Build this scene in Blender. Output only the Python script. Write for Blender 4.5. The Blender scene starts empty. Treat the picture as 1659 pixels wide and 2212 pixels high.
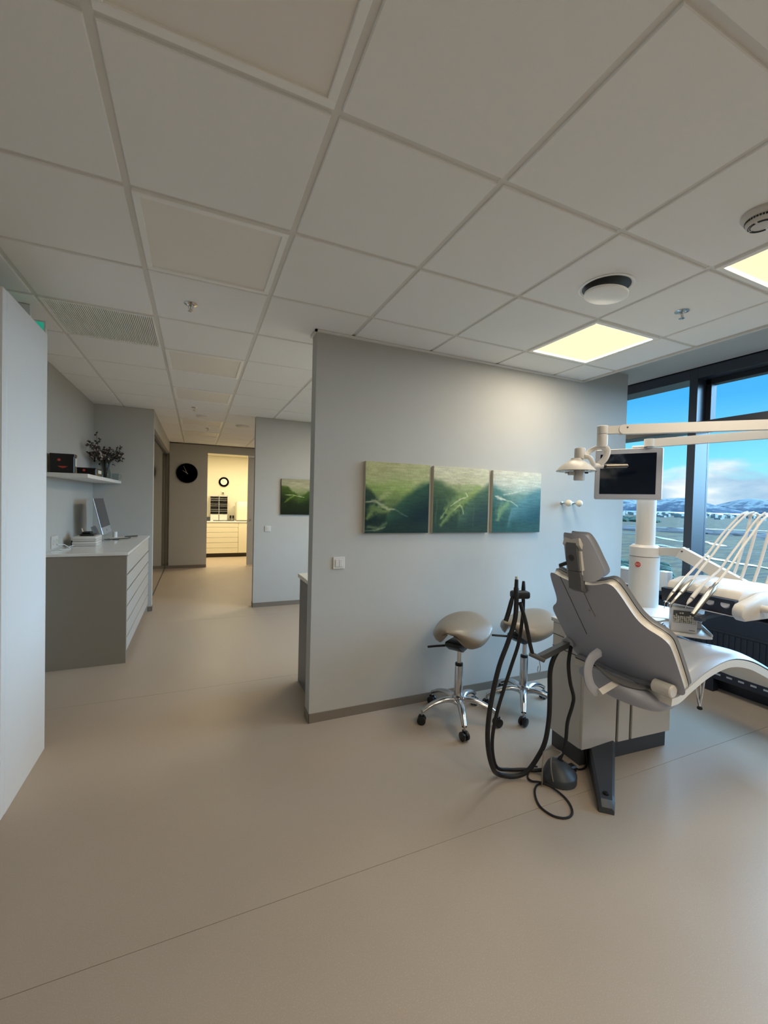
import bpy, bmesh, math, random
import numpy as np
from mathutils import Vector, Matrix

random.seed(7)
SC = bpy.context.scene
COL = SC.collection
V = Vector

# ------------------------------------------------------------------ camera
HC, HE = 2.60, 1.484                      # ceiling height, eye height
YAW, PITCH, ROLL, FPX = .4194, -.0227, .0257, 910.84
def cam_axes():
    cy, sy, cp, sp = math.cos(YAW), math.sin(YAW), math.cos(PITCH), math.sin(PITCH)
    f = V((sy*cp, cy*cp, sp)); r = V((cy, -sy, 0)); u = r.cross(f)
    c, s = math.cos(ROLL), math.sin(ROLL)
    return c*r + s*u, -s*r + c*u, f
cr_, cu_, cf_ = cam_axes()
cd = bpy.data.cameras.new('camera'); cam = bpy.data.objects.new('camera', cd); COL.objects.link(cam)
cam.matrix_world = Matrix(((cr_.x, cu_.x, -cf_.x, 0), (cr_.y, cu_.y, -cf_.y, 0), (cr_.z, cu_.z, -cf_.z, HE), (0, 0, 0, 1)))
cd.sensor_fit = 'HORIZONTAL'; cd.sensor_width = 36; cd.lens = 36*FPX/1659
cd.clip_start = .05; cd.clip_end = 60000
SC.camera = cam

# ------------------------------------------------------------------ light and exposure
vs = SC.view_settings
vs.view_transform = 'Standard'; vs.look = 'None'; vs.gamma = 1; vs.use_curve_mapping = False
vs.exposure = 0.22
SKY_STRENGTH = 1.0
SUN_ENERGY, SUN_ANGLE = 19.0, 90
SUN_DIR = V((1.0, -.25, .34))             # where the daylight comes from
LAMP_WATT, FAR_WATT, BACK_WATT = 10.6, 13.0, 32.0          # light given by each lit ceiling panel
sd = bpy.data.lights.new('sun', 'SUN'); so = bpy.data.objects.new('sun', sd); COL.objects.link(so)
sd.energy = SUN_ENERGY; sd.angle = math.radians(SUN_ANGLE); sd.color = (.34, .65, 1.0)
so.rotation_euler = SUN_DIR.to_track_quat('Z', 'Y').to_euler(); so.location = (12, -3, 9)

W = bpy.data.worlds.new('world'); SC.world = W; W.use_nodes = True
nt = W.node_tree; nt.nodes.clear()
def nn(t, tp, **k):
    n = t.nodes.new(tp)
    for a, b in k.items(): setattr(n, a, b)
    return n
def ramp(t, fac, stops):
    n = t.nodes.new('ShaderNodeValToRGB'); e = n.color_ramp.elements
    while len(e) < len(stops): e.new(.5)
    for i, (p, c) in enumerate(stops):
        e[i].position = p; e[i].color = (*c, 1) if len(c) == 3 else c
    t.links.new(fac, n.inputs[0]); return n.outputs[0]
def math_(t, op, a, b=None, clamp=False):
    n = t.nodes.new('ShaderNodeMath'); n.operation = op; n.use_clamp = clamp
    for i, x in enumerate((a, b)):
        if x is None: continue
        if isinstance(x, (int, float)): n.inputs[i].default_value = x
        else: t.links.new(x, n.inputs[i])
    return n.outputs[0]
def mixc(t, fac, a, b):
    n = t.nodes.new('ShaderNodeMix'); n.data_type = 'RGBA'
    for i, x in ((0, fac), (6, a), (7, b)):
        if isinstance(x, (int, float)): n.inputs[i].default_value = x
        elif isinstance(x, tuple): n.inputs[i].default_value = (*x, 1)
        else: t.links.new(x, n.inputs[i])
    return n.outputs[2]
tc = nn(nt, 'ShaderNodeTexCoord'); sep = nn(nt, 'ShaderNodeSeparateXYZ'); nt.links.new(tc.outputs['Generated'], sep.inputs[0])
z = sep.outputs['Z']
base = ramp(nt, math_(nt, 'MULTIPLY', z, 2.0, True), [(0, (.55, .80, .92)), (.10, (.36, .84, .98)), (.2, (.22, .76, .97)), (.42, (.07, .46, .93)), (1, (.03, .25, .75))])
mp = nn(nt, 'ShaderNodeMapping'); mp.inputs['Scale'].default_value = (3.2, 3.2, 9.0); mp.inputs['Location'].default_value = (1.3, .6, .2)
nt.links.new(tc.outputs['Generated'], mp.inputs[0])
ns = nn(nt, 'ShaderNodeTexNoise'); ns.inputs['Scale'].default_value = 1.6; ns.inputs['Detail'].default_value = 6; ns.inputs['Roughness'].default_value = .5
nt.links.new(mp.outputs[0], ns.inputs['Vector'])
low = math_(nt, 'SUBTRACT', 1.0, math_(nt, 'MULTIPLY', z, 9.5, True), True)      # more cloud near the horizon
dens = math_(nt, 'ADD', ns.outputs[0], math_(nt, 'MULTIPLY', math_(nt, 'POWER', low, .8), .48))
cmask = ramp(nt, dens, [(.60, (0, 0, 0)), (.74, (1, 1, 1))])
n2 = nn(nt, 'ShaderNodeTexNoise'); n2.inputs['Scale'].default_value = 2.4; n2.inputs['Detail'].default_value = 4
nt.links.new(mp.outputs[0], n2.inputs['Vector'])
ccol = ramp(nt, n2.outputs[0], [(.36, (.36, .55, .76)), (.50, (.55, .72, .86)), (.62, (.90, .95, .97))])
skyc = mixc(nt, cmask, base, ccol)
bg = nn(nt, 'ShaderNodeBackground'); bg.inputs[1].default_value = SKY_STRENGTH
nt.links.new(skyc, bg.inputs[0]); wo = nn(nt, 'ShaderNodeOutputWorld'); nt.links.new(bg.outputs[0], wo.inputs[0])

# ------------------------------------------------------------------ helpers
def lin(r, g, b):
    return tuple((c/255/12.92 if c/255 <= .04045 else ((c/255+.055)/1.055)**2.4) for c in (r, g, b))

def mat(name, rgb, rough=.5, metal=0., spec=.5, noise=0., nscale=30., bump=0., bscale=200., coat=0., emit=None, estr=1., sheen=0.):
    m = bpy.data.materials.new(name); m.use_nodes = True
    t = m.node_tree; b = t.nodes['Principled BSDF']
    c = lin(*rgb)
    b.inputs['Base Color'].default_value = (*c, 1); b.inputs['Roughness'].default_value = rough
    b.inputs['Metallic'].default_value = metal; b.inputs['Specular IOR Level'].default_value = spec
    b.inputs['Coat Weight'].default_value = coat
    if emit:
        b.inputs['Emission Color'].default_value = (*emit, 1); b.inputs['Emission Strength'].default_value = estr
    if noise or bump:
        g = nn(t, 'ShaderNodeNewGeometry')
    if noise:
        n = nn(t, 'ShaderNodeTexNoise'); n.inputs['Scale'].default_value = nscale; n.inputs['Detail'].default_value = 5
        t.links.new(g.outputs['Position'], n.inputs['Vector'])
        t.links.new(mixc(t, n.outputs[0], tuple(x*(1-noise) for x in c), tuple(min(1, x*(1+noise)) for x in c)), b.inputs['Base Color'])
    if bump:
        n = nn(t, 'ShaderNodeTexNoise'); n.inputs['Scale'].default_value = bscale; n.inputs['Detail'].default_value = 3
        t.links.new(g.outputs['Position'], n.inputs['Vector'])
        bp = nn(t, 'ShaderNodeBump'); bp.inputs['Strength'].default_value = bump; bp.inputs['Distance'].default_value = .002
        t.links.new(n.outputs[0], bp.inputs['Height']); t.links.new(bp.outputs[0], b.inputs['Normal'])
    return m

def glass_mat(name, tint=(1, 1, 1), ior=1.45, gloss_rough=0.):
    m = bpy.data.materials.new(name); m.use_nodes = True; t = m.node_tree; t.nodes.clear()
    tr = nn(t, 'ShaderNodeBsdfTransparent'); tr.inputs[0].default_value = (*tint, 1)
    gl = nn(t, 'ShaderNodeBsdfGlossy'); gl.inputs['Roughness'].default_value = gloss_rough
    fr = nn(t, 'ShaderNodeFresnel'); fr.inputs[0].default_value = ior
    mx = nn(t, 'ShaderNodeMixShader'); o = nn(t, 'ShaderNodeOutputMaterial')
    ge = nn(t, 'ShaderNodeNewGeometry'); t.links.new(math_(t, 'MULTIPLY', fr.outputs[0], math_(t, 'SUBTRACT', 1.0, ge.outputs['Backfacing'])), mx.inputs[0]); t.links.new(tr.outputs[0], mx.inputs[1]); t.links.new(gl.outputs[0], mx.inputs[2]); t.links.new(mx.outputs[0], o.inputs[0])
    return m

class MB:
    """collects shapes in world coordinates; build() links them as one mesh object"""
    def __init__(s): s.v = []; s.f = []; s.mi = []; s.cur = 0
    def add(s, vs, fs):
        o = len(s.v); s.v += [tuple(p) for p in vs]; s.f += [tuple(i+o for i in f) for f in fs]; s.mi += [s.cur]*len(fs); return s
    def frombm(s, bm):
        bm.verts.index_update(); s.add([v.co.copy() for v in bm.verts], [[v.index for v in f.verts] for f in bm.faces]); bm.free(); return s
    def box(s, x0, x1, y0, y1, z0, z1, bev=0., seg=1, M=None):
        bm = bmesh.new(); bmesh.ops.create_cube(bm, size=1)
        for v in bm.verts: v.co = V(((x0+x1)/2+v.co.x*(x1-x0), (y0+y1)/2+v.co.y*(y1-y0), (z0+z1)/2+v.co.z*(z1-z0)))
        if bev: bmesh.ops.bevel(bm, geom=bm.edges[:], offset=bev, segments=seg, affect='EDGES', profile=.5)
        if M: bmesh.ops.transform(bm, matrix=M, verts=bm.verts[:])
        return s.frombm(bm)
    def prism(s, poly, axis, a0, a1, bev=0., seg=2, M=None):
        """poly: 2D outline in the two other axes (xy for z, xz for y, yz for x)"""
        def P(p, a): return {'z': (p[0], p[1], a), 'y': (p[0], a, p[1]), 'x': (a, p[0], p[1])}[axis]
        bm = bmesh.new(); A = [bm.verts.new(P(p, a0)) for p in poly]; B = [bm.verts.new(P(p, a1)) for p in poly]
        n = len(poly); bm.faces.new(A); bm.faces.new(B[::-1])
        for i in range(n): bm.faces.new((A[i], B[i], B[(i+1) % n], A[(i+1) % n]))
        bmesh.ops.recalc_face_normals(bm, faces=bm.faces[:])
        if bev: bmesh.ops.bevel(bm, geom=bm.edges[:], offset=bev, segments=seg, affect='EDGES', profile=.5)
        if M: bmesh.ops.transform(bm, matrix=M, verts=bm.verts[:])
        return s.frombm(bm)
    def loops(s, L, cap=True, closed=True):
        n = len(L[0]); vs = [p for l in L for p in l]; fs = []
        for i in range(len(L)-1):
            for j in range(n if closed else n-1):
                a, b = i*n+j, i*n+(j+1) % n; fs.append((a, b, b+n, a+n))
        if cap: fs.append(tuple(range(n))[::-1]); fs.append(tuple(range((len(L)-1)*n, len(L)*n)))
        return s.add(vs, fs)
    def tube(s, pts, r, seg=10, cap=True, flat=1., up=None):
        pts = [V(p) for p in pts]; n = len(pts); rs = r if isinstance(r, (list, tuple)) else [r]*n
        T = [(pts[min(i+1, n-1)]-pts[max(i-1, 0)]).normalized() for i in range(n)]
        u = V(up) if up else (V((0, 0, 1)) if abs(T[0].z) < .9 else V((1, 0, 0)))
        L = []
        for i in range(n):
            u = (u-T[i]*u.dot(T[i]))
            u.normalize(); w = T[i].cross(u)
            L.append([pts[i]+rs[i]*(math.cos(2*math.pi*k/seg)*u*flat+math.sin(2*math.pi*k/seg)*w) for k in range(seg)])
        return s.loops(L, cap)
    def cyl(s, p0, p1, r0, r1=None, seg=20): return s.tube([p0, p1], [r0, r0 if r1 is None else r1], seg)
    def lathe(s, prof, c=(0, 0, 0), d=(0, 0, 1), seg=28):
        """prof: (radius, height) pairs"""
        q = V((0, 0, 1)).rotation_difference(V(d).normalized()); c = V(c)
        L = [[c+q @ V((max(r, 1e-4)*math.cos(2*math.pi*k/seg), max(r, 1e-4)*math.sin(2*math.pi*k/seg), h)) for k in range(seg)] for r, h in prof]
        return s.loops(L, True)
    def ball(s, c, r, sc=(1, 1, 1), seg=14):
        bm = bmesh.new(); bmesh.ops.create_uvsphere(bm, u_segments=seg, v_segments=max(6, seg*2//3), radius=r)
        for v in bm.verts: v.co = V(c)+V((v.co.x*sc[0], v.co.y*sc[1], v.co.z*sc[2]))
        return s.frombm(bm)
    def mesh(s, name, m, sharp=35):
        me = bpy.data.meshes.new(name); me.from_pydata(s.v, [], s.f)
        for x in (m if isinstance(m, (list, tuple)) else [m]): me.materials.append(x)
        me.polygons.foreach_set('material_index', s.mi); me.polygons.foreach_set('use_smooth', [True]*len(s.f))
        bm = bmesh.new(); bm.from_mesh(me); bmesh.ops.recalc_face_normals(bm, faces=bm.faces[:]); bm.to_mesh(me); bm.free()
        me.set_sharp_from_angle(angle=math.radians(sharp)); me.update(); return me
    def build(s, name, m, parent=None, label=None, sharp=35, kind=None):
        o = bpy.data.objects.new(name, s.mesh(name, m, sharp)); COL.objects.link(o)
        if parent is not None: attach(o, parent)
        if label: o['label'] = label
        if kind: o['kind'] = kind
        return o

def mw(o):
    return mw(o.parent) @ o.matrix_parent_inverse @ o.matrix_basis if o.parent else o.matrix_basis.copy()
def attach(o, p):
    o.parent = p; o.matrix_parent_inverse = mw(p).inverted()
def thing(name, label, cat, loc, group=None):
    o = bpy.data.objects.new(name, None); o.empty_display_size = .1; COL.objects.link(o); o.location = loc
    return tag(o, label, cat, group)
def tag(o, label, cat, group=None, kind=None):
    o['label'] = label; o['category'] = cat
    if group: o['group'] = group
    if kind: o['kind'] = kind
    return o
def kids(o): return list(o.children)
def copy_tree(o, delta=None, rz=0, label=None):
    c = o.copy(); COL.objects.link(c)
    def rec(a, b):
        for ch in kids(a):
            d = ch.copy(); COL.objects.link(d); d.parent = b; rec(ch, d)
    rec(o, c)
    if delta: c.location = o.location+V(delta)
    c.rotation_euler.z += rz
    if label: c['label'] = label
    return c
def struct(name, mb, m, parent=None, sharp=35):
    return mb.build(name, m, parent, kind='structure', sharp=sharp)
def crv(pts, n=8):
    """Catmull-Rom through the points"""
    P = [V(p) for p in pts]; P = [2*P[0]-P[1]]+P+[2*P[-1]-P[-2]]; out = []
    for i in range(1, len(P)-2):
        a, b, c, d = P[i-1:i+3]
        for k in range(n):
            t = k/n; out.append(.5*((2*b)+(c-a)*t+(2*a-5*b+4*c-d)*t*t+(3*b-a-3*c+d)*t**3))
    out.append(P[-2]); return out
def in_frame(p, mg=60):
    d = V(p)-V((0, 0, HE)); w = d.dot(cf_)
    if w < .05: return False
    x = 829.5+FPX*d.dot(cr_)/w; y = 1106-FPX*d.dot(cu_)/w
    return -mg < x < 1659+mg and -mg < y < 2212+mg

# ------------------------------------------------------------------ materials
M = dict(
    wall=mat('wall_paint', (186, 184, 178), .75, spec=.25, noise=.03, nscale=9, bump=.25, bscale=260),
    wallwarm=mat('lamp_tinted_wall', (214, 208, 190), .8, spec=.2, bump=.15, bscale=260),  # warm lamp cast put into the wall colour of the back room
    base=mat('skirting_vinyl', (124, 114, 102), .5, noise=.05),
    tile=mat('mineral_tile', (247, 247, 245), .9, spec=.15, noise=.03, nscale=420, bump=.35, bscale=700),
    bar=mat('grid_bar', (226, 224, 219), .55),
    slab=mat('ceiling_slab', (200, 198, 192), .9),
    white=mat('white_lacquer', (226, 226, 225), .38, noise=.01),
    whitegloss=mat('white_gloss', (236, 236, 234), .18, coat=.3),
    frame=mat('anthracite_frame', (56, 62, 72), .30, noise=.04),
    sash=mat('sash_frame', (30, 34, 42), .45),
    greige=mat('greige_laminate', (142, 135, 124), .55, noise=.04, nscale=60),
    greyfront=mat('grey_drawer_front', (180, 175, 168), .42, noise=.02),
    darkgap=mat('dark_gap', (34, 33, 32), .7),
    plast=mat('pale_grey_plastic', (206, 202, 196), .38, noise=.015),
    plastw=mat('white_plastic', (212, 208, 203), .32),
    shell=mat('mid_grey_plastic', (166, 169, 180), .48, noise=.03, nscale=300, bump=.1, bscale=900),
    hinge=mat('dark_grey_plastic', (98, 99, 101), .42),
    rim=mat('champagne_rim', (226, 221, 212), .3),
    uph=mat('grey_leather', (150, 154, 162), .34, spec=.6, noise=.03, bump=.12, bscale=500),
    saddle=mat('taupe_leather', (138, 127, 112), .33, spec=.55, noise=.04, nscale=60, bump=.1, bscale=500),
    chrome=mat('chrome', (214, 214, 216), .14, metal=1.),
    alu=mat('polished_aluminium', (202, 202, 204), .2, metal=1.),
    steel=mat('brushed_steel', (176, 172, 164), .3, metal=1.),
    darksteel=mat('dark_brushed_steel', (112, 106, 98), .3, metal=1.),
    rubber=mat('black_rubber', (20, 20, 24), .5),
    blackp=mat('black_plastic', (16, 16, 18), .35),
    navy=mat('dark_navy_steel', (26, 32, 46), .45),
    anth=mat('anthracite_plastic', (58, 62, 68), .45, bump=.1, bscale=900),
    screen=mat('dark_screen', (4, 14, 30), .12),
    scrgrey=mat('grey_screen', (60, 58, 64), .25),
    silver=mat('anodised_silver', (190, 194, 200), .35, metal=.6),
    red=mat('red_print', (190, 60, 48), .5),
    pink=mat('pale_red_print', (206, 110, 110), .6),
    ink=mat('grey_ink', (70, 70, 72), .6),
    paper=mat('paper', (222, 220, 214), .8),
    blue=mat('blue_paper', (24, 30, 90), .6),
    cable=mat('white_cable', (215, 215, 213), .5),
    stem=mat('dry_stem', (58, 52, 44), .8),
    leaf=mat('dry_leaf', (50, 46, 44), .8),
    petal=mat('dry_petal', (176, 160, 150), .8),
    ivory=mat('ivory_knob', (232, 222, 200), .35),
    yellowish=mat('cream_laminate', (226, 218, 196), .45),
    brown=mat('brown_plinth', (62, 50, 34), .5),
    off=mat('lamp_off_diffuser', (242, 238, 230), .5),
    lampframe=mat('lamp_frame', (250, 250, 247), .4),
    lit=mat('lit_diffuser', (110, 100, 80), .6, emit=(1.0, .84, .52), estr=.97),
    ledge=mat('lit_edge', (255, 250, 235), .5, emit=(1.0, .95, .82), estr=2.2),
    litback=mat('lit_diffuser_warm', (255, 236, 190), .5, emit=(1.0, .78, .36), estr=1.3),
    green=mat('exit_sign_green', (20, 150, 120), .4, emit=(.03, .42, .28), estr=.45),
    glass=glass_mat('window_glass', (.97, .985, .98)),
    vase=glass_mat('vase_glass', (.86, .9, .9)),
    clear=glass_mat('clear_plastic', (.9, .9, .88)),
    dot=mat('bead_white', (220, 212, 200), .5),
)
def floor_mat():
    m = bpy.data.materials.new('speckled_vinyl'); m.use_nodes = True; t = m.node_tree; b = t.nodes['Principled BSDF']
    g = nn(t, 'ShaderNodeNewGeometry')
    a = nn(t, 'ShaderNodeTexNoise'); a.inputs['Scale'].default_value = 1.4; a.inputs['Detail'].default_value = 4
    s = nn(t, 'ShaderNodeTexNoise'); s.inputs['Scale'].default_value = 260; s.inputs['Detail'].default_value = 2
    for n in (a, s): t.links.new(g.outputs['Position'], n.inputs['Vector'])
    c = mixc(t, a.outputs[0], lin(166, 150, 134), lin(178, 163, 146))
    c2 = mixc(t, math_(t, 'MULTIPLY', ramp(t, s.outputs[0], [(.56, (0, 0, 0)), (.68, (1, 1, 1))]), .35), c, lin(196, 186, 172))
    t.links.new(c2, b.inputs['Base Color'])
    r = ramp(t, a.outputs[0], [(.3, (.40,)*3), (.7, (.50,)*3)]); t.links.new(r, b.inputs['Roughness'])
    b.inputs['Specular IOR Level'].default_value = .45
    bp = nn(t, 'ShaderNodeBump'); bp.inputs['Strength'].default_value = .12; bp.inputs['Distance'].default_value = .001
    t.links.new(s.outputs[0], bp.inputs['Height']); t.links.new(bp.outputs[0], b.inputs['Normal'])
    return m
M['floor'] = floor_mat()
def sliding_glass():
    m = bpy.data.materials.new('grey_back_painted_glass'); m.use_nodes = True; b = m.node_tree.nodes['Principled BSDF']
    b.inputs['Base Color'].default_value = (*lin(120, 122, 114), 1); b.inputs['Roughness'].default_value = .06
    b.inputs['Coat Weight'].default_value = .6; b.inputs['Coat Roughness'].default_value = .02
    return m
M['slideglass'] = sliding_glass()

# ------------------------------------------------------------------ the setting: floor, walls, ceiling
fl = struct('floor', MB().box(-2.75, 4.25, -3.2, 12.3, -.2, -.004), M['darkgap'])
ys = [-3.2, -.46, 1.54, 3.54, 5.54, 7.54, 9.80, 12.3]
for i in range(len(ys)-1):
    MB().box(-2.75, 4.25, ys[i]+.0012, ys[i+1]-.0012, -.004, 0).build('floor_sheet', M['floor'], fl)

YP = 2.725
wp = struct('wall_partition', MB().prism([(.705, 0), (3.69, 0), (3.69, 2.745), (3.125, 2.745), (3.125, 2.598), (.705, 2.598)], 'y', YP, YP+.11), M['wall'])
struct('baseboard_partition', MB().box(.701, 3.69, YP-.006, YP, 0, .062).box(.699, .705, YP-.006, YP+.11, 0, .062), M['base'])
struct('trim_1', MB().box(.69, 3.09, YP-.014, YP, 2.584, 2.598).box(.69, .705, YP-.014, YP+.125, 2.584, 2.598), M['bar'])
Y2 = 5.96
struct('wall_middle', MB().box(.725, 4.02, Y2, Y2+.11, 0, 2.598), M['wall'])
struct('baseboard_middle', MB().box(.721, 3.7, Y2-.006, Y2, 0, .062).box(.719, .725, Y2-.006, Y2+.11, 0, .062), M['base'])
YE = 9.75
struct('wall_end', MB().box(-.51, .212, YE, YE+.1, 0, 2.598).box(1.30, 4.02, YE, YE+.1, 0, 2.598).box(.212, 1.30, YE, YE+.1, 2.44, 2.598), M['wall'])
struct('baseboard_end', MB().box(-.575, .212, YE-.006, YE, 0, .062), M['base'])
XL = -1.157
struct('wall_left', MB().box(XL-.1, XL, 3.95, 6.17, 0, 2.598), M['wall'])
struct('wall_niche', MB().box(XL-.1, -.51, 6.17, 6.28, 0, 2.598), M['wall'])
struct('baseboard_niche', MB().box(-.55, -.506, 6.164, 6.17, 0, .062).box(-.51, -.504, 6.164, 6.28, 0, .062), M['base'])
struct('wall_corridor', MB().box(-.64, -.51, 6.28, YE, 2.375, 2.598).box(-.72, -.64, 6.28, YE+.1, 0, 2.598), M['wall'])
struct('wall_outer', MB().box(-2.75, -2.65, -3.2, 12.3, 0, 2.75).box(-2.65, 4.25, -3.2, -3.1, 0, 2.75).box(-2.65, 4.02, 12.2, 12.3, 0, 2.75).box(-2.65, XL-.1, 3.95, 4.05, 0, 2.598), M['wall'])
# back room
struct('wall_back_room', MB().box(-.70, 2.3, 12.0, 12.1, 0, 2.598).box(-.72, -.62, YE+.1, 12.0, 0, 2.598).box(2.2, 2.3, YE+.1, 12.0, 0, 2.598).box(-.62, .205, YE+.101, YE+.106, 0, 2.598).box(1.305, 2.2, YE+.101, YE+.106, 0, 2.598), M['wallwarm'])
XF = 4.02; XG = 4.20
mull = [2.3375+1.25*k for k in range(-4, 7)]
# outer wall under the windows, and its head
struct('wall_facade', MB().box(4.02, 4.25, -3.2, 12.3, 0, .70).box(4.02, 4.25, -3.2, 12.3, 2.735, 2.95), M['navy'])
struct('wall_facade_added', MB().box(4.02, 4.25, -3.2, mull[2]+.0345, .70, 2.735).box(4.02, 4.25, mull[6]+.0345, 12.3, .70, 2.735), M['wall'])  # unseen solid stretches in place of windows, added to cut the daylight

# ceiling: slab, grid bars, tiles
ce = struct('ceiling', MB().box(-2.75, 3.105, -3.2, 12.3, 2.622, 2.80).box(3.105, 4.25, -3.2, 12.3, 2.745, 2.80), M['slab'])
struct('trim_2', MB().box(3.097, 3.112, -3.1, YP-.001, 2.588, 2.745).box(3.105, 3.112, YP+.111, 12.0, 2.588, 2.745), M['bar'])
X0, Yg0 = -2.646, 1.202
XS = [X0+.6*i for i in range(10)]; YS = [Yg0+.6*k for k in range(-7, 15)]
for x in XS: MB().box(x-.013, x+.013, -3.1, 9.74, 2.609, 2.622).build('grid_runner', M['bar'], ce)
for y in YS: MB().box(-2.65, 3.097, y-.0125, y+.0125, 2.610, 2.6215).build('cross_bar', M['bar'], ce)
def tile_mesh(wx, wy):
    g = .012; m_ = MB()
    m_.loops([[V((g, g, .018)), V((wx-g, g, .018)), V((wx-g, wy-g, .018)), V((g, wy-g, .018))],
              [V((g, g, .003)), V((wx-g, g, .003)), V((wx-g, wy-g, .003)), V((g, wy-g, .003))],
              [V((g+.003, g+.003, 0)), V((wx-g-.003, g+.003, 0)), V((wx-g-.003, wy-g-.003, 0)), V((g+.003, wy-g-.003, 0))]])
    return m_.mesh('ceiling_tile', M['tile'], 20)
tm, tmn = tile_mesh(.6, .6), tile_mesh(.345, .6)
LAMPS_OFF = [(-.246, .602), (-.246, 1.802), (-.246, 3.602), (-.246, 4.802), (-.246, 6.602), (-.246, 7.802)]
LAMPS_ON = [(2.154, .602), (2.154, 1.802), (2.154, -.598), (2.154, -1.798), (.954, -.598), (.954, -1.798), (-.246, -1.798), (2.154, 4.202), (2.154, 7.202), (1.554, 3.002), (1.554, 4.202), (1.554, 6.602), (2.154, 8.402)]  # first two in view; the rest unseen, added to brighten the rooms
skip = {(round(x, 2), round(y, 2)) for x, y in LAMPS_OFF+LAMPS_ON} | {(-.85, 3.0)}
for x in XS:
    for y in YS:
        if (round(x, 2), round(y, 2)) in skip: continue
        w = .345 if x > 2.7 else .6
        if y > 9.3: continue
        if not any(in_frame((px, py, 2.6), 1100) for px in (x, x+w) for py in (y, y+.6)): continue
        if (x > 1.5 and y > 2.9) or (x < -1.5 and y > 3.6): continue
        o = bpy.data.objects.new('ceiling_tile', tmn if w < .5 else tm); COL.objects.link(o); o.location = (x, y, 2.6); attach(o, ce)

# recessed ceiling lamps
def glow(x, y, z_, watt, col, parent):
    a = bpy.data.lights.new('glow', 'AREA'); a.shape = 'SQUARE'; a.size = .5; a.energy = watt; a.color = col
    o = bpy.data.objects.new('glow', a); COL.objects.link(o); o.location = (x, y, z_); attach(o, parent)
def panel(x, y, lit, label, group):
    t = thing('ceiling_lamp', label, 'lamp', (x+.3, y+.3, 2.6), group)
    f = MB(); a, b, w = .012, .588, .026
    zb = 2.595
    for (x0, x1, y0, y1) in ((a, b, a, a+w), (a, b, b-w, b), (a, a+w, a+w, b-w), (b-w, b, a+w, b-w)):
        f.box(x+x0, x+x1, y+y0, y+y1, zb, 2.622, .002)
    f.build('frame', M['lampframe'], t)
    MB().box(x+a+w, x+b-w, y+a+w, y+b-w, 2.604, 2.612).build('diffuser', lit, t)
    if lit is M['lit']:
        f = MB(); p, q_ = a+w, b-w
        for (x0, x1, y0, y1) in ((p, q_, p, p+.009), (p, q_, q_-.009, q_), (p, p+.009, p, q_), (q_-.009, q_, p, q_)): f.box(x+x0, x+x1, y+y0, y+y1, 2.601, 2.605)
        f.build('bright_edge', M['ledge'], t)
        glow(x+.3, y+.3, 2.602, LAMP_WATT if y < 2.7 else FAR_WATT, (1, .87, .68) if y < 2.7 else (1, .84, .58) if y < 6 else (1, .93, .82), t)
    return t
offl = ['unlit square ceiling panel at the top edge nearest the camera', 'unlit framed ceiling panel between the nearest one and the first sprinkler',
        'unlit ceiling panel beside the slotted vent in the corridor', 'fourth unlit ceiling panel down the corridor', 'fifth unlit ceiling panel down the corridor, past the small sprinkler', 'farthest unlit ceiling panel close to the end wall']
for (x, y), l in zip(LAMPS_OFF, offl): panel(x, y, M['off'], l, 'unlit ceiling panels of the corridor')
onl = ['lit warm ceiling panel cut by the right edge of the photo', 'lit warm ceiling panel above the green paintings wall, beside the round vent']
for i, (x, y) in enumerate(LAMPS_ON):
    l = onl[i] if i < 2 else ['added fill panel just behind the camera', 'added fill panel far behind the camera', 'added fill panel behind the camera, middle row', 'added fill panel far behind the camera, middle row', 'added fill panel far behind the camera, left row', 'added fill panel in the room behind the partition', 'added fill panel in the far room by the end wall', 'added fill panel just behind the partition', 'second added fill panel behind the partition', 'added fill panel just behind the far partition', 'last added fill panel of the far room'][i-2]
    panel(x, y, M['lit'], l, 'lit ceiling panels')
struct('ceiling_back_room', MB().box(-.62, 2.2, YE+.106, 12.0, 2.60, 2.618), M['wallwarm'])
for (x, y) in ((.15, 10.3), (1.2, 10.3)):
    t = thing('ceiling_lamp', 'lit warm ceiling panel inside the bright back room, %s side' % ('left' if x < .5 else 'right'), 'lamp', (x+.3, y+.3, 2.6), 'lamps of the back room')
    MB().box(x, x+.6, y, y+.6, 2.588, 2.60, .003).build('frame', M['lampframe'], t)
    MB().box(x+.03, x+.57, y+.03, y+.57, 2.584, 2.588).build('diffuser', M['litback'], t)
    glow(x+.3, y+.3, 2.582, BACK_WATT, (1, .86, .56), t)

# ------------------------------------------------------------------ windows
zs0, zt0, zt1, zh = .80, 2.19, 2.267, 2.648
wn = 0
for i in range(2, 6):
    y0, y1 = mull[i]+.0345, mull[i+1]-.0345; wn += 1
    fr = MB().box(XF, XG+.03, y1, y1+.069, .70, 2.745, .003)
    fr.box(XF, XG+.03, y0, y1, zh, 2.745).box(XF, XG+.03, y0, y1, zt0, zt1, .003).box(XF, XG+.03, y0, y1, .70, zs0, .003)
    w = bpy.data.objects.new('window_%d' % wn, fr.mesh('window', M['frame'])); COL.objects.link(w); w['kind'] = 'structure'
    if i % 2 == 1 or True:
        if abs(y1-mull[4]) < .1 or i % 2 == 1:
            b, d = .045, .05
            sb = MB()
            for (a0, a1, b0, b1) in ((y0, y1, zt1, zt1+b*.4), (y0, y1, zh-b, zh), (y0, y0+b, zt1, zh), (y1-b, y1, zt1, zh)):
                sb.box(XG-.06, XG+.02, a0, a1, b0, b1, .003)
            sb.build('sash', M['sash'], w)
    MB().box(XG-.004, XG+.004, y0, y1, zt1, zh).build('pane', M['glass'], w)
    MB().box(XG-.004, XG+.004, y0, y1, zs0, zt0).build('pane', M['glass'], w)
struct('trim_3', MB().box(3.90, XF, -3.1, 5.9, .70, .735, .004), M['navy'])

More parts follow.
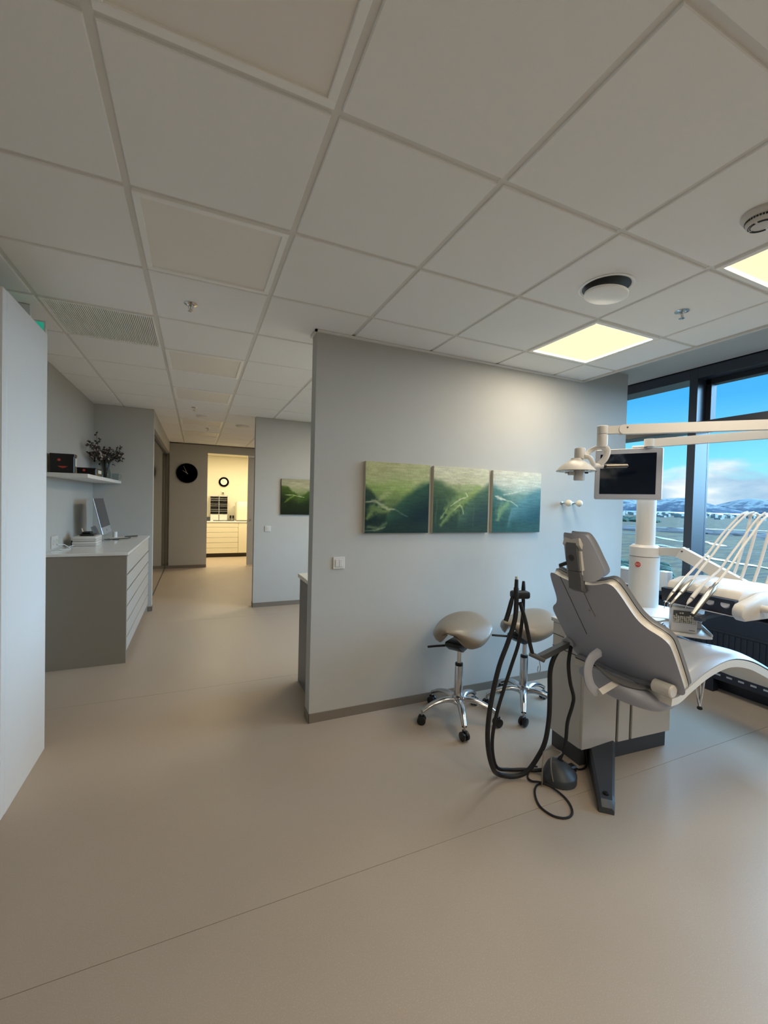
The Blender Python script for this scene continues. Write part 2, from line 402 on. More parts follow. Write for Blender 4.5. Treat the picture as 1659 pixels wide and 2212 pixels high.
# ------------------------------------------------------------------ view outside
GZ = -35.
def ground_mat():
    m = bpy.data.materials.new('moorland'); m.use_nodes = True; t = m.node_tree; b = t.nodes['Principled BSDF']
    g = nn(t, 'ShaderNodeNewGeometry'); mp = nn(t, 'ShaderNodeMapping'); mp.inputs['Rotation'].default_value = (0, 0, math.radians(30)); mp.inputs['Scale'].default_value = (.006, .030, 1)
    t.links.new(g.outputs['Position'], mp.inputs[0])
    a = nn(t, 'ShaderNodeTexNoise'); a.inputs['Scale'].default_value = 2.0; a.inputs['Detail'].default_value = 8; a.inputs['Roughness'].default_value = .65
    t.links.new(mp.outputs[0], a.inputs['Vector'])
    c = ramp(t, a.outputs[0], [(.30, lin(72, 70, 50)), (.42, lin(104, 88, 62)), (.50, lin(128, 106, 74)), (.58, lin(80, 68, 60)), (.66, lin(146, 126, 96)), (.75, lin(100, 80, 56))])
    t.links.new(c, b.inputs['Base Color']); b.inputs['Roughness'].default_value = .9; b.inputs['Specular IOR Level'].default_value = .1
    return m
struct('ground_outside', MB().add([(6, -9000, GZ), (14000, -9000, GZ), (14000, 14000, GZ), (6, 14000, GZ)], [(0, 1, 2, 3)]), ground_mat())
def polar(az, d): a = math.radians(az); return d*math.sin(a), d*math.cos(a)
# mountains as ridged relief, snow streaked
def mountain(name, az0, az1, d, hmax, seed, label):
    rng = np.random.RandomState(seed); n, m = 90, 14
    amp = [(rng.uniform(2, 26), rng.uniform(0, 6.3), rng.uniform(.3, 1)) for _ in range(9)]
    vs_, fs_ = [], []
    for j in range(m):
        f = j/(m-1)
        for i in range(n):
            a = i/(n-1); x, y = polar(az0+(az1-az0)*a, d*(1+.16*f))
            r = .62+.16*sum(w*math.sin(k*a*3+p+f*1.5)/(1+k*.12) for k, p, w in amp)
            gul = .10*math.sin(a*160+3*math.sin(a*37)+f*4)*(1-f)
            env = min(1, a*9, (1-a)*9)
            vs_.append((x, y, GZ+env*hmax*max(.02, (r+gul))*(math.sin(f*math.pi/2)**.8)-4))
    for j in range(m-1):
        for i in range(n-1): fs_.append((j*n+i, j*n+i+1, (j+1)*n+i+1, (j+1)*n+i))
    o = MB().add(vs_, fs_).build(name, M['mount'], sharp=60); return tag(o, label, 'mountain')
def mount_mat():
    m = bpy.data.materials.new('hazy_snowy_rock'); m.use_nodes = True; t = m.node_tree; b = t.nodes['Principled BSDF']
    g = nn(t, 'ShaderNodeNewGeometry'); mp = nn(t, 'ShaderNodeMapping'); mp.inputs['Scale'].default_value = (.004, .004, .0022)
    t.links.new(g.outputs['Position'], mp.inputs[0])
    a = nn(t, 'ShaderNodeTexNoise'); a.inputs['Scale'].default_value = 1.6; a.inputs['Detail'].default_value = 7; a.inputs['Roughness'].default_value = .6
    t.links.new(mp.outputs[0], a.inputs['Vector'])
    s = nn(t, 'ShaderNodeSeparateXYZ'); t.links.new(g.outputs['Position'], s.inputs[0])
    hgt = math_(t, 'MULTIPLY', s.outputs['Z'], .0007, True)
    c = ramp(t, math_(t, 'ADD', a.outputs[0], hgt), [(.44, lin(104, 108, 118)), (.56, lin(124, 126, 130)), (.66, lin(182, 178, 172))])  # blue-grey of the rock carries distance haze; the pale stop is snow
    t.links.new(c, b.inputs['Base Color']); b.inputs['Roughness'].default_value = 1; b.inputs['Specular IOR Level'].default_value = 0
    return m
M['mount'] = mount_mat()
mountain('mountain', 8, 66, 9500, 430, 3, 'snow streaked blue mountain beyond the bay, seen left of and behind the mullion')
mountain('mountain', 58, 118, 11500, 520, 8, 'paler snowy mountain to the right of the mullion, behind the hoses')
# bay, rivers
M['water'] = mat('water', (120, 132, 134), .3)
o = MB().add([(*polar(5, 5200), GZ+.6)] + [(*polar(a, 5200), GZ+.6) for a in range(6, 120, 4)] + [(*polar(a, 9300), GZ+.6) for a in range(118, 4, -4)], [tuple(range(1+len(range(6, 120, 4))+len(range(118, 4, -4))))]).build('bay', M['water']); tag(o, 'pale strip of bay water below the mountains', 'water')
def river(label, pts, w):
    P = crv([(*polar(a, d), GZ+.4) for a, d in pts], 10); L = []
    for i, p in enumerate(P):
        t = (P[min(i+1, len(P)-1)]-P[max(i-1, 0)]).normalized(); n_ = V((-t.y, t.x, 0))
        k = w*(1+.5*math.sin(i*.9)); L.append([p+n_*k, p-n_*k])
    o = MB().loops(L, cap=False, closed=False).build('river', M['water']); tag(o, label, 'river')
river('pale river winding across the moor left of the window mullion', [(40, 800), (48, 770), (54, 720), (56, 700), (59, 600), (61, 620), (63, 560)], 4)
river('nearer pale stream crossing the moor right of the mullion', [(57, 520), (60, 470), (62, 410), (65, 380), (69, 360), (75, 365), (84, 380)], 3)
river('thin far stream shining on the plain', [(42, 1200), (52, 1080), (57, 1020), (62, 1060), (70, 1150)], 6)
# woods, bushes, town: uncountable
def scatter(name, n, az, dist, fn, m, label, cat):
    b = MB()
    for _ in range(n):
        a = random.uniform(*az); d = random.uniform(*dist); fn(b, *polar(a, d), d)
    o = b.build(name, m); tag(o, label, cat, kind='stuff'); return o
def clump(b, x, y, d):
    h = random.uniform(5, 9); r = random.uniform(8, 20)
    b.lathe([(r, 0), (r*.95, h*.45), (r*.6, h*.85), (.2, h)], (x, y, GZ), seg=7)
def lowscrub(b, x, y, d):
    h = random.uniform(1.5, 4); r = random.uniform(8, 26)
    b.lathe([(r, 0), (r*.8, h*.6), (.2, h)], (x, y, GZ), seg=7)
M['wood'] = mat('dark_wood', (52, 74, 50), .9, noise=.3, nscale=.05); M['bush'] = mat('brown_bush', (98, 84, 78), .9, noise=.25, nscale=.05)
scatter('woodland', 420, (44, 57), (1350, 1900), clump, M['wood'], 'dark green belt of trees below the town, left window', 'trees')
scatter('scrub', 520, (66, 100), (720, 960), lowscrub, M['bush'], 'brown purple scrub across the plain', 'bushes')
scatter('far_scrub', 260, (40, 66), (830, 960), lowscrub, M['bush'], 'low brown scrub beyond the river, left window', 'bushes')
scatter('roadside_bushes', 60, (50, 58), (210, 330), lambda b, x, y, d: b.ball((x, y, GZ+1), random.uniform(2, 4), (1.5, 1.5, .7), 8), M['wood'], 'green bushes close below the window beside the wall', 'bushes')
def house(b, x, y, d):
    w, l, h = random.uniform(14, 46), random.uniform(10, 30), random.uniform(6, 17)
    b.box(x-w/2, x+w/2, y-l/2, y+l/2, GZ, GZ+h)
M['town'] = mat('town_render', (196, 190, 180), .8)
scatter('distant_town', 420, (38, 95), (2300, 4600), house, M['town'], 'white specks of the distant town along the shore', 'town')

# ------------------------------------------------------------------ radiator and sill things
rd = thing('radiator', 'long dark low radiator under the windows behind the dental chair', 'radiator', (3.9, .5, 0))
MB().box(3.88, 3.99, -1.6, 2.60, .115, .66, .006).build('body', M['navy'], rd)
f = MB()
for i in range(104):
    y = -1.58+i*.04; f.box(3.874, 3.881, y+.012, y+.032, .20, .50)
f.build('fins', M['navy'], rd, kind='stuff')
MB().box(3.872, 3.881, -1.58, 2.58, .505, .52, .002).build('ridge', M['navy'], rd)
f = MB()
for i in range(52):
    y = -1.58+i*.08; f.box(3.8775, 3.8805, y+.02, y+.058, .155, .168)
f.build('slots', M['silver'], rd, kind='stuff')
for y in (-1.2, .5, 2.05, 2.5): MB().box(3.90, 3.97, y-.03, y+.03, 0, .12).build('foot', M['navy'], rd)
dv = thing('device', 'grey desktop device with a small dark display, on the sill left of the white column', 'device', (3.96, 2.85, .735))
MB().box(3.905, 4.01, 2.66, 2.93, .745, .875, .006).build('case', M['silver'], dv)
MB().box(3.895, 4.01, 2.65, 2.94, .875, .896, .008).build('lid', M['whitegloss'], dv, 'white lid')
MB().box(3.902, 3.906, 2.70, 2.78, .80, .84, .001).build('display', M['screen'], dv)
MB().box(3.90, 4.01, 2.655, 2.935, .735, .746, .002).build('base', M['white'], dv)
o = MB().box(3.915, 4.01, 2.44, 2.53, .735, .915, .008, 2).build('carton', M['white']); tag(o, 'small white box standing on the sill right of the white column', 'box')
o = MB().lathe([(.014, 0), (.024, .001), (.024, .22), (.014, .221)], (3.95, 2.20, .76), (0, 1, .0), 20).build('paper_roll', M['white']); tag(o, 'white paper roll lying on the window sill', 'roll')

# ------------------------------------------------------------------ left side: tall cupboard, drawers, shelf
t = thing('tall_cupboard', 'tall white cupboard at the left edge of the photo', 'cupboard', (-1.1, 2.7, 0))
MB().box(-1.40, -.787, 2.444, 3.005, 0, 2.39, .002).build('carcass', M['white'], t)
for x0, x1 in ((-1.40, -1.095), (-1.092, -.787)): MB().box(x0, x1, 2.398, 2.441, .003, 2.388, .002).build('door', M['white'], t)
for x in (-1.13, -1.06): MB().tube([(x, 2.39, .95), (x, 2.37, .96), (x, 2.37, 1.14), (x, 2.39, 1.15)], .006, 8).build('handle', M['steel'], t)

t = thing('exit_sign', 'green exit sign peeping over the top of the tall white cupboard', 'sign', (-.97, 3.165, 2.5))
MB().box(-1.11, -.834, 3.152, 3.180, 2.36, 2.514, .003).build('housing', M['white'], t)
MB().box(-1.10, -.845, 3.148, 3.153, 2.37, 2.502).build('face', M['green'], t, 'green face')
MB().box(-1.03, -.91, 3.156, 3.176, 2.512, 2.598, .002).build('ceiling_bracket', M['white'], t)

t = thing('drawer_cabinet', 'long grey drawer cabinet in the left niche with six drawer rows', 'cabinet', (-.85, 5.2, 0))
MB().box(-1.155, -.553, 4.31, 4.33, 0, .955).box(-1.155, -.575, 4.33, 6.165, .09, .955).box(-1.155, -.62, 4.33, 6.165, 0, .09).build('carcass', M['greige'], t)
MB().box(-.576, -.566, 4.33, 6.16, .09, .955).build('shadow_gap', M['darkgap'], t)
zz = [.098, .222, .362, .502, .645, .785, .955]
for i in range(6): MB().box(-.568, -.55, 4.332, 6.16, zz[i]+.006, zz[i+1]-.009, .002).build('drawer', M['greyfront'], t)
o = MB().box(-1.157, -.538, 4.30, 6.168, .958, .984, .003).build('worktop', M['whitegloss']); tag(o, 'glossy white worktop on the grey drawer cabinet', 'worktop')
o = MB().box(XL, -.86, 4.39, 6.168, 1.632, 1.666, .002).build('wall_shelf', M['white']); tag(o, 'white floating shelf on the left niche wall', 'shelf')

def black_box(x0, x1, y0, y1, z0, h, label, smile):
    t = thing('storage_box', label, 'box', ((x0+x1)/2, (y0+y1)/2, z0))
    MB().box(x0, x1, y0, y1, z0, z0+h, .006).build('body', M['blackp'], t)
    MB().box(x0-.002, x1+.003, y0-.003, y1+.003, z0+h*.86, z0+h+.002, .004).build('lid', M['blackp'], t)
    m_ = MB().lathe([(.012, 0), (.012, .0015)], (x0+.38*(x1-x0), y0-.0015, z0+h*.68), (0, -1, 0), 20); m_.build('emblem', M['red'], t, 'round red emblem')
    MB().lathe([(.005, 0), (.005, .002)], (x0+.39*(x1-x0), y0-.003, z0+h*.68), (0, -1, 0), 12).build('emblem_dot', M['pink'], t)
    if smile:
        P = [(x0+(.32+.42*k/12)*(x1-x0), z0+h*(.36-.10*math.sin(math.pi*k/12))) for k in range(13)]
        m_ = MB().prism(P, 'y', y0-.0025, y0-.001); m_.build('crescent_print', M['red'], t, 'red crescent print')
    MB().box(x1+.0005, x1+.004, y0+.3*(y1-y0), y0+.8*(y1-y0), z0+h*.38, z0+h*.8).build('sticker', M['paper'], t, 'white sticker')
    return t
black_box(-1.138, -.966, 4.42, 4.505, 1.666, .163, 'tall black storage box with red crescent, at the near end of the shelf', True)
black_box(-1.03, -.877, 4.80, 5.08, 1.666, .073, 'low black storage box on the shelf beside the tall one', False)

t = thing('glass_vase', 'clear glass vase holding dried flowers on the shelf', 'vase', (-1.0, 5.98, 1.666))
MB().lathe([(.045, 0), (.058, .02), (.06, .07), (.045, .14), (.05, .21), (.046, .208), (.041, .14), (.055, .07), (.05, .012), (.002, .010)], (-1.0, 5.98, 1.667), seg=24).build('body', M['vase'], t)
t = thing('glass_mug', 'small clear glass mug beside the vase on the shelf', 'mug', (-.92, 6.06, 1.666))
MB().lathe([(.03, 0), (.035, .01), (.036, .085), (.033, .085), (.031, .012), (.002, .01)], (-.91, 6.07, 1.667), seg=20).build('cup', M['vase'], t)
MB().tube(crv([(-.876, 6.06, 1.74), (-.85, 6.05, 1.735), (-.846, 6.05, 1.705), (-.876, 6.06, 1.69)], 6), .005, 8).build('handle', M['vase'], t)
t = thing('dried_flowers', 'bunch of dried dark twigs and pale petals standing in the glass vase', 'flowers', (-1.0, 5.98, 1.67))
random.seed(11)
st, lf, pt = MB(), MB(), MB()
def sprig(tip, npet):
    b0 = V((-1.0+random.uniform(-.015, .015), 5.98+random.uniform(-.015, .015), 1.70)); tip = V(tip)
    mid = V((-1.0+.35*(tip.x+1.0), 5.98+.35*(tip.y-5.98), 1.90))
    P = crv([b0, mid, tip], 6); st.tube(P, .0026, 5)
    for _ in range(npet):
        c = tip+V((random.gauss(0, .035), random.gauss(0, .035), random.gauss(-.01, .035))); c.x = max(c.x, XL+.05)
        st.tube([P[-3], c], .0015, 4)
        for k in range(4):
            d = V((random.gauss(0, 1), random.gauss(0, 1), random.gauss(0, 1))).normalized(); e = d.orthogonal().normalized(); l = random.uniform(.02, .042)
            (pt if random.random() < .28 else lf).add([c, c+d*l*.5+e*l*.35, c+d*l, c+d*l*.5-e*l*.35+d.cross(e)*.004], [(0, 1, 2), (0, 2, 3)])
for _ in range(26):
    sprig((-1.0+random.uniform(-.10, .16), 5.98+random.uniform(-.16, .14), random.uniform(1.90, 2.06)), 4)
for _ in range(11): sprig((-1.055+random.uniform(-.03, .05), 5.72+random.uniform(-.16, .12), random.uniform(1.93, 2.13)), 3)
st.build('stems', M['stem'], t, kind='stuff'); lf.build('leaves', M['leaf'], t, kind='stuff'); pt.build('petals', M['petal'], t, 'pale petals', kind='stuff')

# computer on the worktop
t = thing('desktop_computer', 'slim silver all-in-one computer with a dark screen, on the worktop', 'computer', (-1.0, 5.55, .984))
Rt = Matrix.Translation((-.895, 5.50, 1.085)) @ Matrix.Rotation(math.radians(1), 4, 'Z') @ Matrix.Rotation(math.radians(-13), 4, 'Y')
MB().box(-.012, .0, -.27, .27, -.02, .375, .004, M=Rt).build('case', M['silver'], t)
MB().box(0, .003, -.268, .268, .058, .373, M=Rt).build('screen', M['scrgrey'], t)
MB().lathe([(.011, 0), (.011, .001)], seg=14).build('logo', M['ink'], t, 'small dark fruit emblem').matrix_basis = Rt @ Matrix.Translation((.0005, 0, .018)) @ Matrix.Rotation(math.pi/2, 4, 'Y')
MB().prism([(-.09, .984), (.05, .984), (.05, .988), (-.05, .990), (-.115, 1.14), (-.125, 1.14)], 'y', -.09, .09, M=Matrix.Translation((-.905, 5.50, 0))).build('stand', M['silver'], t)

def wbox(z0, h, label):
    t = thing('router_box', label, 'box', (-.98, 5.02, z0))
    MB().box(-1.085, -.885, 4.90, 5.17, z0, z0+h, .012, 3).build('body', M['plastw'], t)
    MB().box(-1.086, -.884, 4.899, 5.171, z0+h*.46, z0+h*.5).build('seam', M['ink'], t)
    return t
wbox(.984, .046, 'lower of the two stacked white boxes on the worktop')
wbox(1.031, .046, 'upper of the two stacked white boxes, with a black gadget on it')
t = thing('black_gadget', 'black gadget lying on the stacked white boxes', 'gadget', (-.97, 5.05, 1.077))
MB().box(-1.04, -.92, 4.98, 5.12, 1.0775, 1.096, .006).build('base', M['blackp'], t)
MB().box(-1.03, -.95, 5.0, 5.10, 1.096, 1.118, .008).build('top', M['blackp'], t)
MB().cyl((-1.02, 5.02, 1.11), (-1.03, 5.02, 1.15), .007, .004, 8).build('stub', M['steel'], t)
o = MB().box(-1.098, -1.088, 4.93, 5.02, .984, 1.04, .003).build('power_adapter', M['blackp']); tag(o, 'small black adapter against the back of the white boxes', 'adapter')
o = MB().tube(crv([(XL+.02, 4.66, 1.03), (-1.10, 4.72, 1.02), (-1.08, 4.78, .990), (-1.09, 4.86, .989), (-1.07, 4.90, .995)], 8), .004, 6).build('power_cable', M['cable']); tag(o, 'white cable from the wall socket to the white boxes', 'cable')
o = MB().tube(crv([(-1.12, 4.40, .989), (-1.06, 4.48, .989), (-1.10, 4.58, .989), (-1.04, 4.66, .989), (-1.09, 4.74, .989)], 8), .004, 6).build('coiled_cable', M['cable']); tag(o, 'loose white cable curled on the near end of the worktop', 'cable')
t = thing('wall_socket', 'white double wall socket above the near end of the worktop', 'socket', (XL, 4.62, 1.055))
MB().box(XL, XL+.010, 4.54, 4.72, 1.00, 1.11, .003).build('plate', M['plastw'], t)
for y in (4.587, 4.673): MB().lathe([(.026, 0), (.026, .004), (.02, .004), (.019, .001)], (XL+.0095, y, 1.055), (1, 0, 0), 18).build('outlet', M['plast'], t)
o = MB().box(-.93, -.80, 5.55, 5.62, .984, .994, .003, M=Matrix.Translation((-.865, 5.585, 0)) @ Matrix.Rotation(.5, 4, 'Z') @ Matrix.Translation((.865, -5.585, 0))).build('phone', M['blackp']); tag(o, 'black phone lying near the front of the worktop', 'phone')
o = MB().box(-.92, -.72, 5.70, 5.86, .984, .987, M=Matrix.Translation((-.82, 5.78, 0)) @ Matrix.Rotation(.3, 4, 'Z') @ Matrix.Translation((.82, -5.78, 0))).build('paper_sheet', M['paper']); tag(o, 'white sheet of paper behind the phone', 'paper')
o = MB().tube([(-.84, 5.60, .991), (-.70, 5.74, .991)], .005, 8).build('pen', M['blackp']); tag(o, 'black pen beside the phone on the worktop', 'pen')
o = MB().tube([(-.78, 5.92, .991), (-.66, 6.02, .991)], .006, 8).build('marker_pen', M['blackp']); tag(o, 'dark pen at the far end of the worktop', 'pen')
o = MB().lathe([(.022, 0), (.025, .004), (.025, .07), (.02, .072)], (-.875, 5.86, .984), seg=16).build('small_tub', M['white']); tag(o, 'small white tub beside the computer', 'tub')

# sliding glass door on the left of the corridor
dr = bpy.data.objects.new('door_1', MB().box(-.60, -.575, 6.29, 9.70, .012, 2.33, .002).mesh('door', M['slideglass'])); COL.objects.link(dr); dr['kind'] = 'structure'
MB().box(-.615, -.56, 6.29, 9.745, 2.33, 2.375).build('top_track', M['frame'], dr)
MB().box(-.605, -.57, 9.70, 9.745, .0, 2.33).build('edge_profile', M['frame'], dr)
MB().box(-.605, -.57, 6.29, 9.745, .0, .014).build('bottom_track', M['frame'], dr)
# pocket door leaf by the bright back room
d2 = bpy.data.objects.new('door_2', MB().box(1.04, 1.95, YE+.035, YE+.075, .012, 2.40, .002).mesh('door', M['wall'])); COL.objects.link(d2); d2['kind'] = 'structure'
MB().lathe([(.024, 0), (.024, .003), (.019, .003), (.018, .001)], (1.10, YE+.035, 1.015), (0, -1, 0), 20).build('pull_ring', M['steel'], d2)
MB().box(1.03, 1.30, YE+.01, YE+.09, 2.402, 2.44).build('track', M['bar'], d2)

# ------------------------------------------------------------------ clocks and back room
def clock(name, label, c, r, face, ring, hands, hh, mm):
    t = thing(name, label, 'clock', c); x, y, z_ = c
    MB().lathe([(r*.97, 0), (r, .004), (r, .03), (r*.95, .034), (r*.93, .028)], (x, y, z_), (0, -1, 0), 48).build('rim', ring, t)
    MB().lathe([(r*.94, 0), (r*.94, .028)], (x, y, z_), (0, -1, 0), 40).build('face', face, t)
    for a, l, w in ((hh, .5, .012), (mm, .78, .008)):
        a = math.radians(a); dx, dz = math.sin(a), math.cos(a)
        P = [(x-dx*.1*r+dz*w*r*1.4, z_-dz*.1*r-dx*w*r*1.4), (x-dx*.1*r-dz*w*r*1.4, z_-dz*.1*r+dx*w*r*1.4), (x+dx*l*r-dz*w*r, z_+dz*l*r+dx*w*r), (x+dx*l*r+dz*w*r, z_+dz*l*r-dx*w*r)]
        MB().prism(P, 'y', y-.031, y-.029).build('hand', hands, t)
    return t
clock('wall_clock', 'large black wall clock on the corridor end wall', (-.182, YE, 1.988), .207, M['blackp'], M['blackp'], M['plast'], 303, 335)
t = clock('wall_clock', 'small black rimmed clock with white face in the bright back room', (.663, 12.0, 1.918), .128, M['blackp'], M['blackp'], M['blackp'], 320, 325)
MB().lathe([(.082, 0), (.082, .0295)], (.663, 12.0, 1.918), (0, -1, 0), 32).build('dial', M['paper'], t, 'white dial')
t = thing('thermostat', 'small beige wall device under the back room clock', 'thermostat', (.645, 12.0, 1.63))
MB().box(.605, .685, 11.975, 12.0, 1.585, 1.68, .004).build('case', M['yellowish'], t)
MB().box(.62, .67, 11.972, 11.976, 1.60, 1.64, .001).build('display', M['ink'], t)
t = thing('base_cabinet', 'cream base cabinet with six drawers and a door in the bright back room', 'cabinet', (.7, 11.6, 0))
MB().box(-.6, 2.15, 11.33, 11.99, .10, .875).build('carcass', M['yellowish'], t)
MB().box(-.6, 2.15, 11.40, 11.99, 0, .10).build('plinth', M['brown'], t, 'dark brown plinth')
zz = [.10, .235, .37, .498, .626, .754, .872]
for i in range(6):
    MB().box(-.55, .988, 11.308, 11.33, zz[i]+.004, zz[i+1]-.004, .002).build('drawer', M['yellowish'], t)
MB().box(.994, 1.58, 11.308, 11.33, .104, .868, .002).build('door', M['yellowish'], t)
o = MB().box(-.6, 2.15, 11.295, 11.995, .877, .905, .003).build('worktop', M['white']); tag(o, 'pale worktop in the bright back room', 'worktop')
# two tray racks
for k, (x0, x1, lab) in enumerate(((.335, .535, 'left rack of dark trays in the back room'), (.550, .745, 'right rack of dark trays in the back room'))):
    t = thing('tray_rack', lab, 'rack', ((x0+x1)/2, 11.88, .91), 'tray racks in the back room')
    MB().box(x0-.009, x0, 11.72, 11.96, 1.06, 1.56, .003).box(x1, x1+.004, 11.72, 11.96, 1.06, 1.56, .002).box(x0, x1, 11.95, 11.96, 1.06, 1.56).box(x0, x1, 11.72, 11.96, .905, 1.075, .004).build('holder', M['plastw'], t)
    for i in range(10):
        z_ = 1.088+i*.047
        MB().prism([(x0+.002, z_+.004), (x0+.02, z_-.003), (x1-.02, z_-.003), (x1-.002, z_+.004), (x1-.002, z_+.017), (x0+.002, z_+.017)], 'y', 11.70, 11.94).build('tray', M['hinge' if i % 3 else 'blackp'], t)
t = thing('sterilizer', 'cream box shaped sterilizer at the right of the back room worktop', 'appliance', (1.14, 11.6, .905))
MB().box(.95, 1.42, 11.40, 11.90, .925, 1.385, .015, 3).build('body', M['yellowish'], t)
MB().box(.965, 1.41, 11.392, 11.402, .95, 1.30, .004).build('front_door', M['yellowish'], t)
MB().box(.96, 1.42, 11.45, 11.85, 1.385, 1.41, .01).build('lid', M['yellowish'], t)
MB().box(.96, 1.41, 11.42, 11.88, .905, .928).build('foot_plate', M['blackp'], t)
t = thing('keyboard_tray', 'dark box at the left of the back room worktop', 'box', (.25, 11.5, .905)); MB().box(.17, .33, 11.42, 11.58, .906, 1.0, .006).build('body', M['anth'], t); MB().box(.16, .335, 11.415, 11.585, 1.0, 1.012, .004).build('lid', M['hinge'], t)
o = MB().tube(crv([(.40, 11.48, .917), (.55, 11.44, .917), (.68, 11.50, .917), (.80, 11.45, .917), (.90, 11.48, .917)], 8), .010, 8).build('power_cable', M['blackp']); tag(o, 'black cable lying on the back room worktop', 'cord')
for x, l in ((.845, 'small dark plug left of another on the back room wall'), (.91, 'small dark plug nearest the sterilizer')):
    t = thing('wall_plug', l, 'plug', (x, 12.0, .99)); MB().box(x-.02, x+.02, 11.96, 12.0, .955, 1.03, .004).build('plug_body', M['blackp'], t); MB().tube([(x, 11.965, .96), (x, 11.95, .93), (x, 11.95, .91)], .005, 6).build('cord', M['blackp'], t)

# counter behind the partition
t = thing('corridor_counter', 'dark grey cabinet standing behind the partition end', 'cabinet', (1.5, 3.1, 0))
MB().box(.785, 2.6, 2.845, 3.415, .0, .84, .002).build('carcass', M['hinge'], t)
for i in range(3): MB().box(.80+i*.6, 1.395+i*.6, 3.415, 3.432, .08, .83, .002).build('door', M['hinge'], t)
o = MB().box(.772, 2.62, 2.838, 3.44, .85, .882, .003).build('worktop', M['whitegloss']); tag(o, 'white worktop on the dark cabinet behind the partition end', 'worktop')

# ------------------------------------------------------------------ wall things
def switch(x, y, z_, label):
    t = thing('light_switch', label, 'switch', (x+.041, y, z_), 'white light switches')
    MB().box(x, x+.083, y-.010, y, z_-.041, z_+.041, .003).build('plate', M['plastw'], t)
    for k in (0, 1): MB().box(x+.016+k*.026, x+.0415+k*.026, y-.0145, y-.009, z_-.026, z_+.026, .002).build('rocker', M['plastw'], t)
switch(.846, YP, 1.067, 'white double light switch on the near partition, left of the paintings')
switch(.865, Y2, 1.081, 'white light switch on the far partition under the single painting')
for i, x in enumerate((2.905, 3.03)):
    t = thing('coat_knob', 'round ivory coat knob on the wall, %s one' % ('left' if i == 0 else 'right'), 'hook', (x, YP, 1.517))
    MB().lathe([(.014, 0), (.014, .006), (.006, .008), (.006, .05)], (x, YP, 1.517), (0, -1, 0), 14).build('stem', M['steel'], t)
    MB().ball((x, YP-.075, 1.519), .029, seg=20).build('knob', M['ivory'], t)

# paintings: a canvas block with a painted front
def vnoise(U, Vv, sx, sy, seed):
    rng = np.random.RandomState(seed); g = rng.rand(64, 64); x, y = U*sx, Vv*sy
    xi, yi = np.floor(x).astype(int), np.floor(y).astype(int); fx, fy = x-xi, y-yi; fx, fy = fx*fx*(3-2*fx), fy*fy*(3-2*fy)
    G = lambda a, b: g[a % 64, b % 64]
    return (G(xi, yi)*(1-fx)+G(xi+1, yi)*fx)*(1-fy)+(G(xi, yi+1)*(1-fx)+G(xi+1, yi+1)*fx)*fy
def sstep(a, b, x):
    t = np.clip((x-a)/(b-a), 0, 1); return t*t*(3-2*t)
def paint(n, bgf, hills, strokes, seed):
    u = (np.arange(n)+.5)/n; U, Vv = np.meshgrid(u, u)
    wob = (vnoise(U, Vv, 5, 5, seed)-.5)*.10+(vnoise(U, Vv, 17, 17, seed+1)-.5)*.03
    C = bgf(U, Vv+wob)
    for pts, soft, col, col2 in hills:
        px, py = zip(*pts); top = np.interp(U, px, py)
        a = sstep(-soft, soft, top-Vv+wob)[..., None]; g = sstep(0, .5, top-Vv)[..., None]
        C = C*(1-a)+a*(np.array(col)*(1-g)+np.array(col2)*g)
    for pts, w, col, al in strokes:
        D = np.full(U.shape, 9.); T = np.zeros(U.shape)
        P = [np.array(p, float) for p in pts]
        for k in range(len(P)-1):
            d = P[k+1]-P[k]; q = np.clip(((U+wob*.4-P[k][0])*d[0]+(Vv+wob*.3-P[k][1])*d[1])/(d@d+1e-9), 0, 1)
            dd = np.hypot(U+wob*.4-P[k][0]-q*d[0], Vv+wob*.3-P[k][1]-q*d[1]); s = dd < D
            D = np.where(s, dd, D); T = np.where(s, (k+q)/(len(P)-1), T)
        ww = w*(.35+.65*np.sin(np.pi*np.clip(T*.9+.05, 0, 1)))*(.5+vnoise(U, Vv, 30, 30, seed+5))
        a = (al*np.exp(-(D/ww)**2))[..., None]; C = C*(1-a)+a*np.array(col)
    C *= (1+(vnoise(U, Vv, 9, 60, seed+3)-.5)*.14+(vnoise(U, Vv, 70, 70, seed+4)-.5)*.08)[..., None]
    return np.clip(C, 0, 255)
def canvas(label, x0, x1, y, z0, z1, colors, edge):
    t = thing('canvas_painting', label, 'painting', ((x0+x1)/2, y, z0), 'green landscape paintings')
    MB().box(x0, x1, y-.028, y-.001, z0, z1, .002).build('stretcher', edge, t, 'canvas edge')
    n = colors.shape[0]; me = bpy.data.meshes.new('painted_face')
    xs = np.linspace(x0+.001, x1-.001, n+1); zs = np.linspace(z0+.001, z1-.001, n+1)
    vs_ = [(x, y-.0286, z_) for z_ in zs for x in xs]
    fs_ = [(j*(n+1)+i, j*(n+1)+i+1, (j+1)*(n+1)+i+1, (j+1)*(n+1)+i) for j in range(n) for i in range(n)]
    me.from_pydata(vs_, [], fs_)
    ca = me.color_attributes.new('paint', 'FLOAT_COLOR', 'CORNER')
    s = colors.reshape(-1, 3)/255; l = np.where(s <= .04045, s/12.92, ((s+.055)/1.055)**2.4)
    rgba = np.ones((n*n, 4, 4), np.float32); rgba[:, :, :3] = l[:, None, :]; ca.data.foreach_set('color', rgba.ravel())
    me.materials.append(M['paint']); o = bpy.data.objects.new('painted_face', me); COL.objects.link(o); attach(o, t)
pm = bpy.data.materials.new('oil_paint'); pm.use_nodes = True; _t = pm.node_tree; _a = nn(_t, 'ShaderNodeVertexColor'); _a.layer_name = 'paint'
_t.links.new(_a.outputs[0], _t.nodes['Principled BSDF'].inputs['Base Color']); _t.nodes['Principled BSDF'].inputs['Roughness'].default_value = .6; _t.nodes['Principled BSDF'].inputs['Specular IOR Level'].default_value = .15
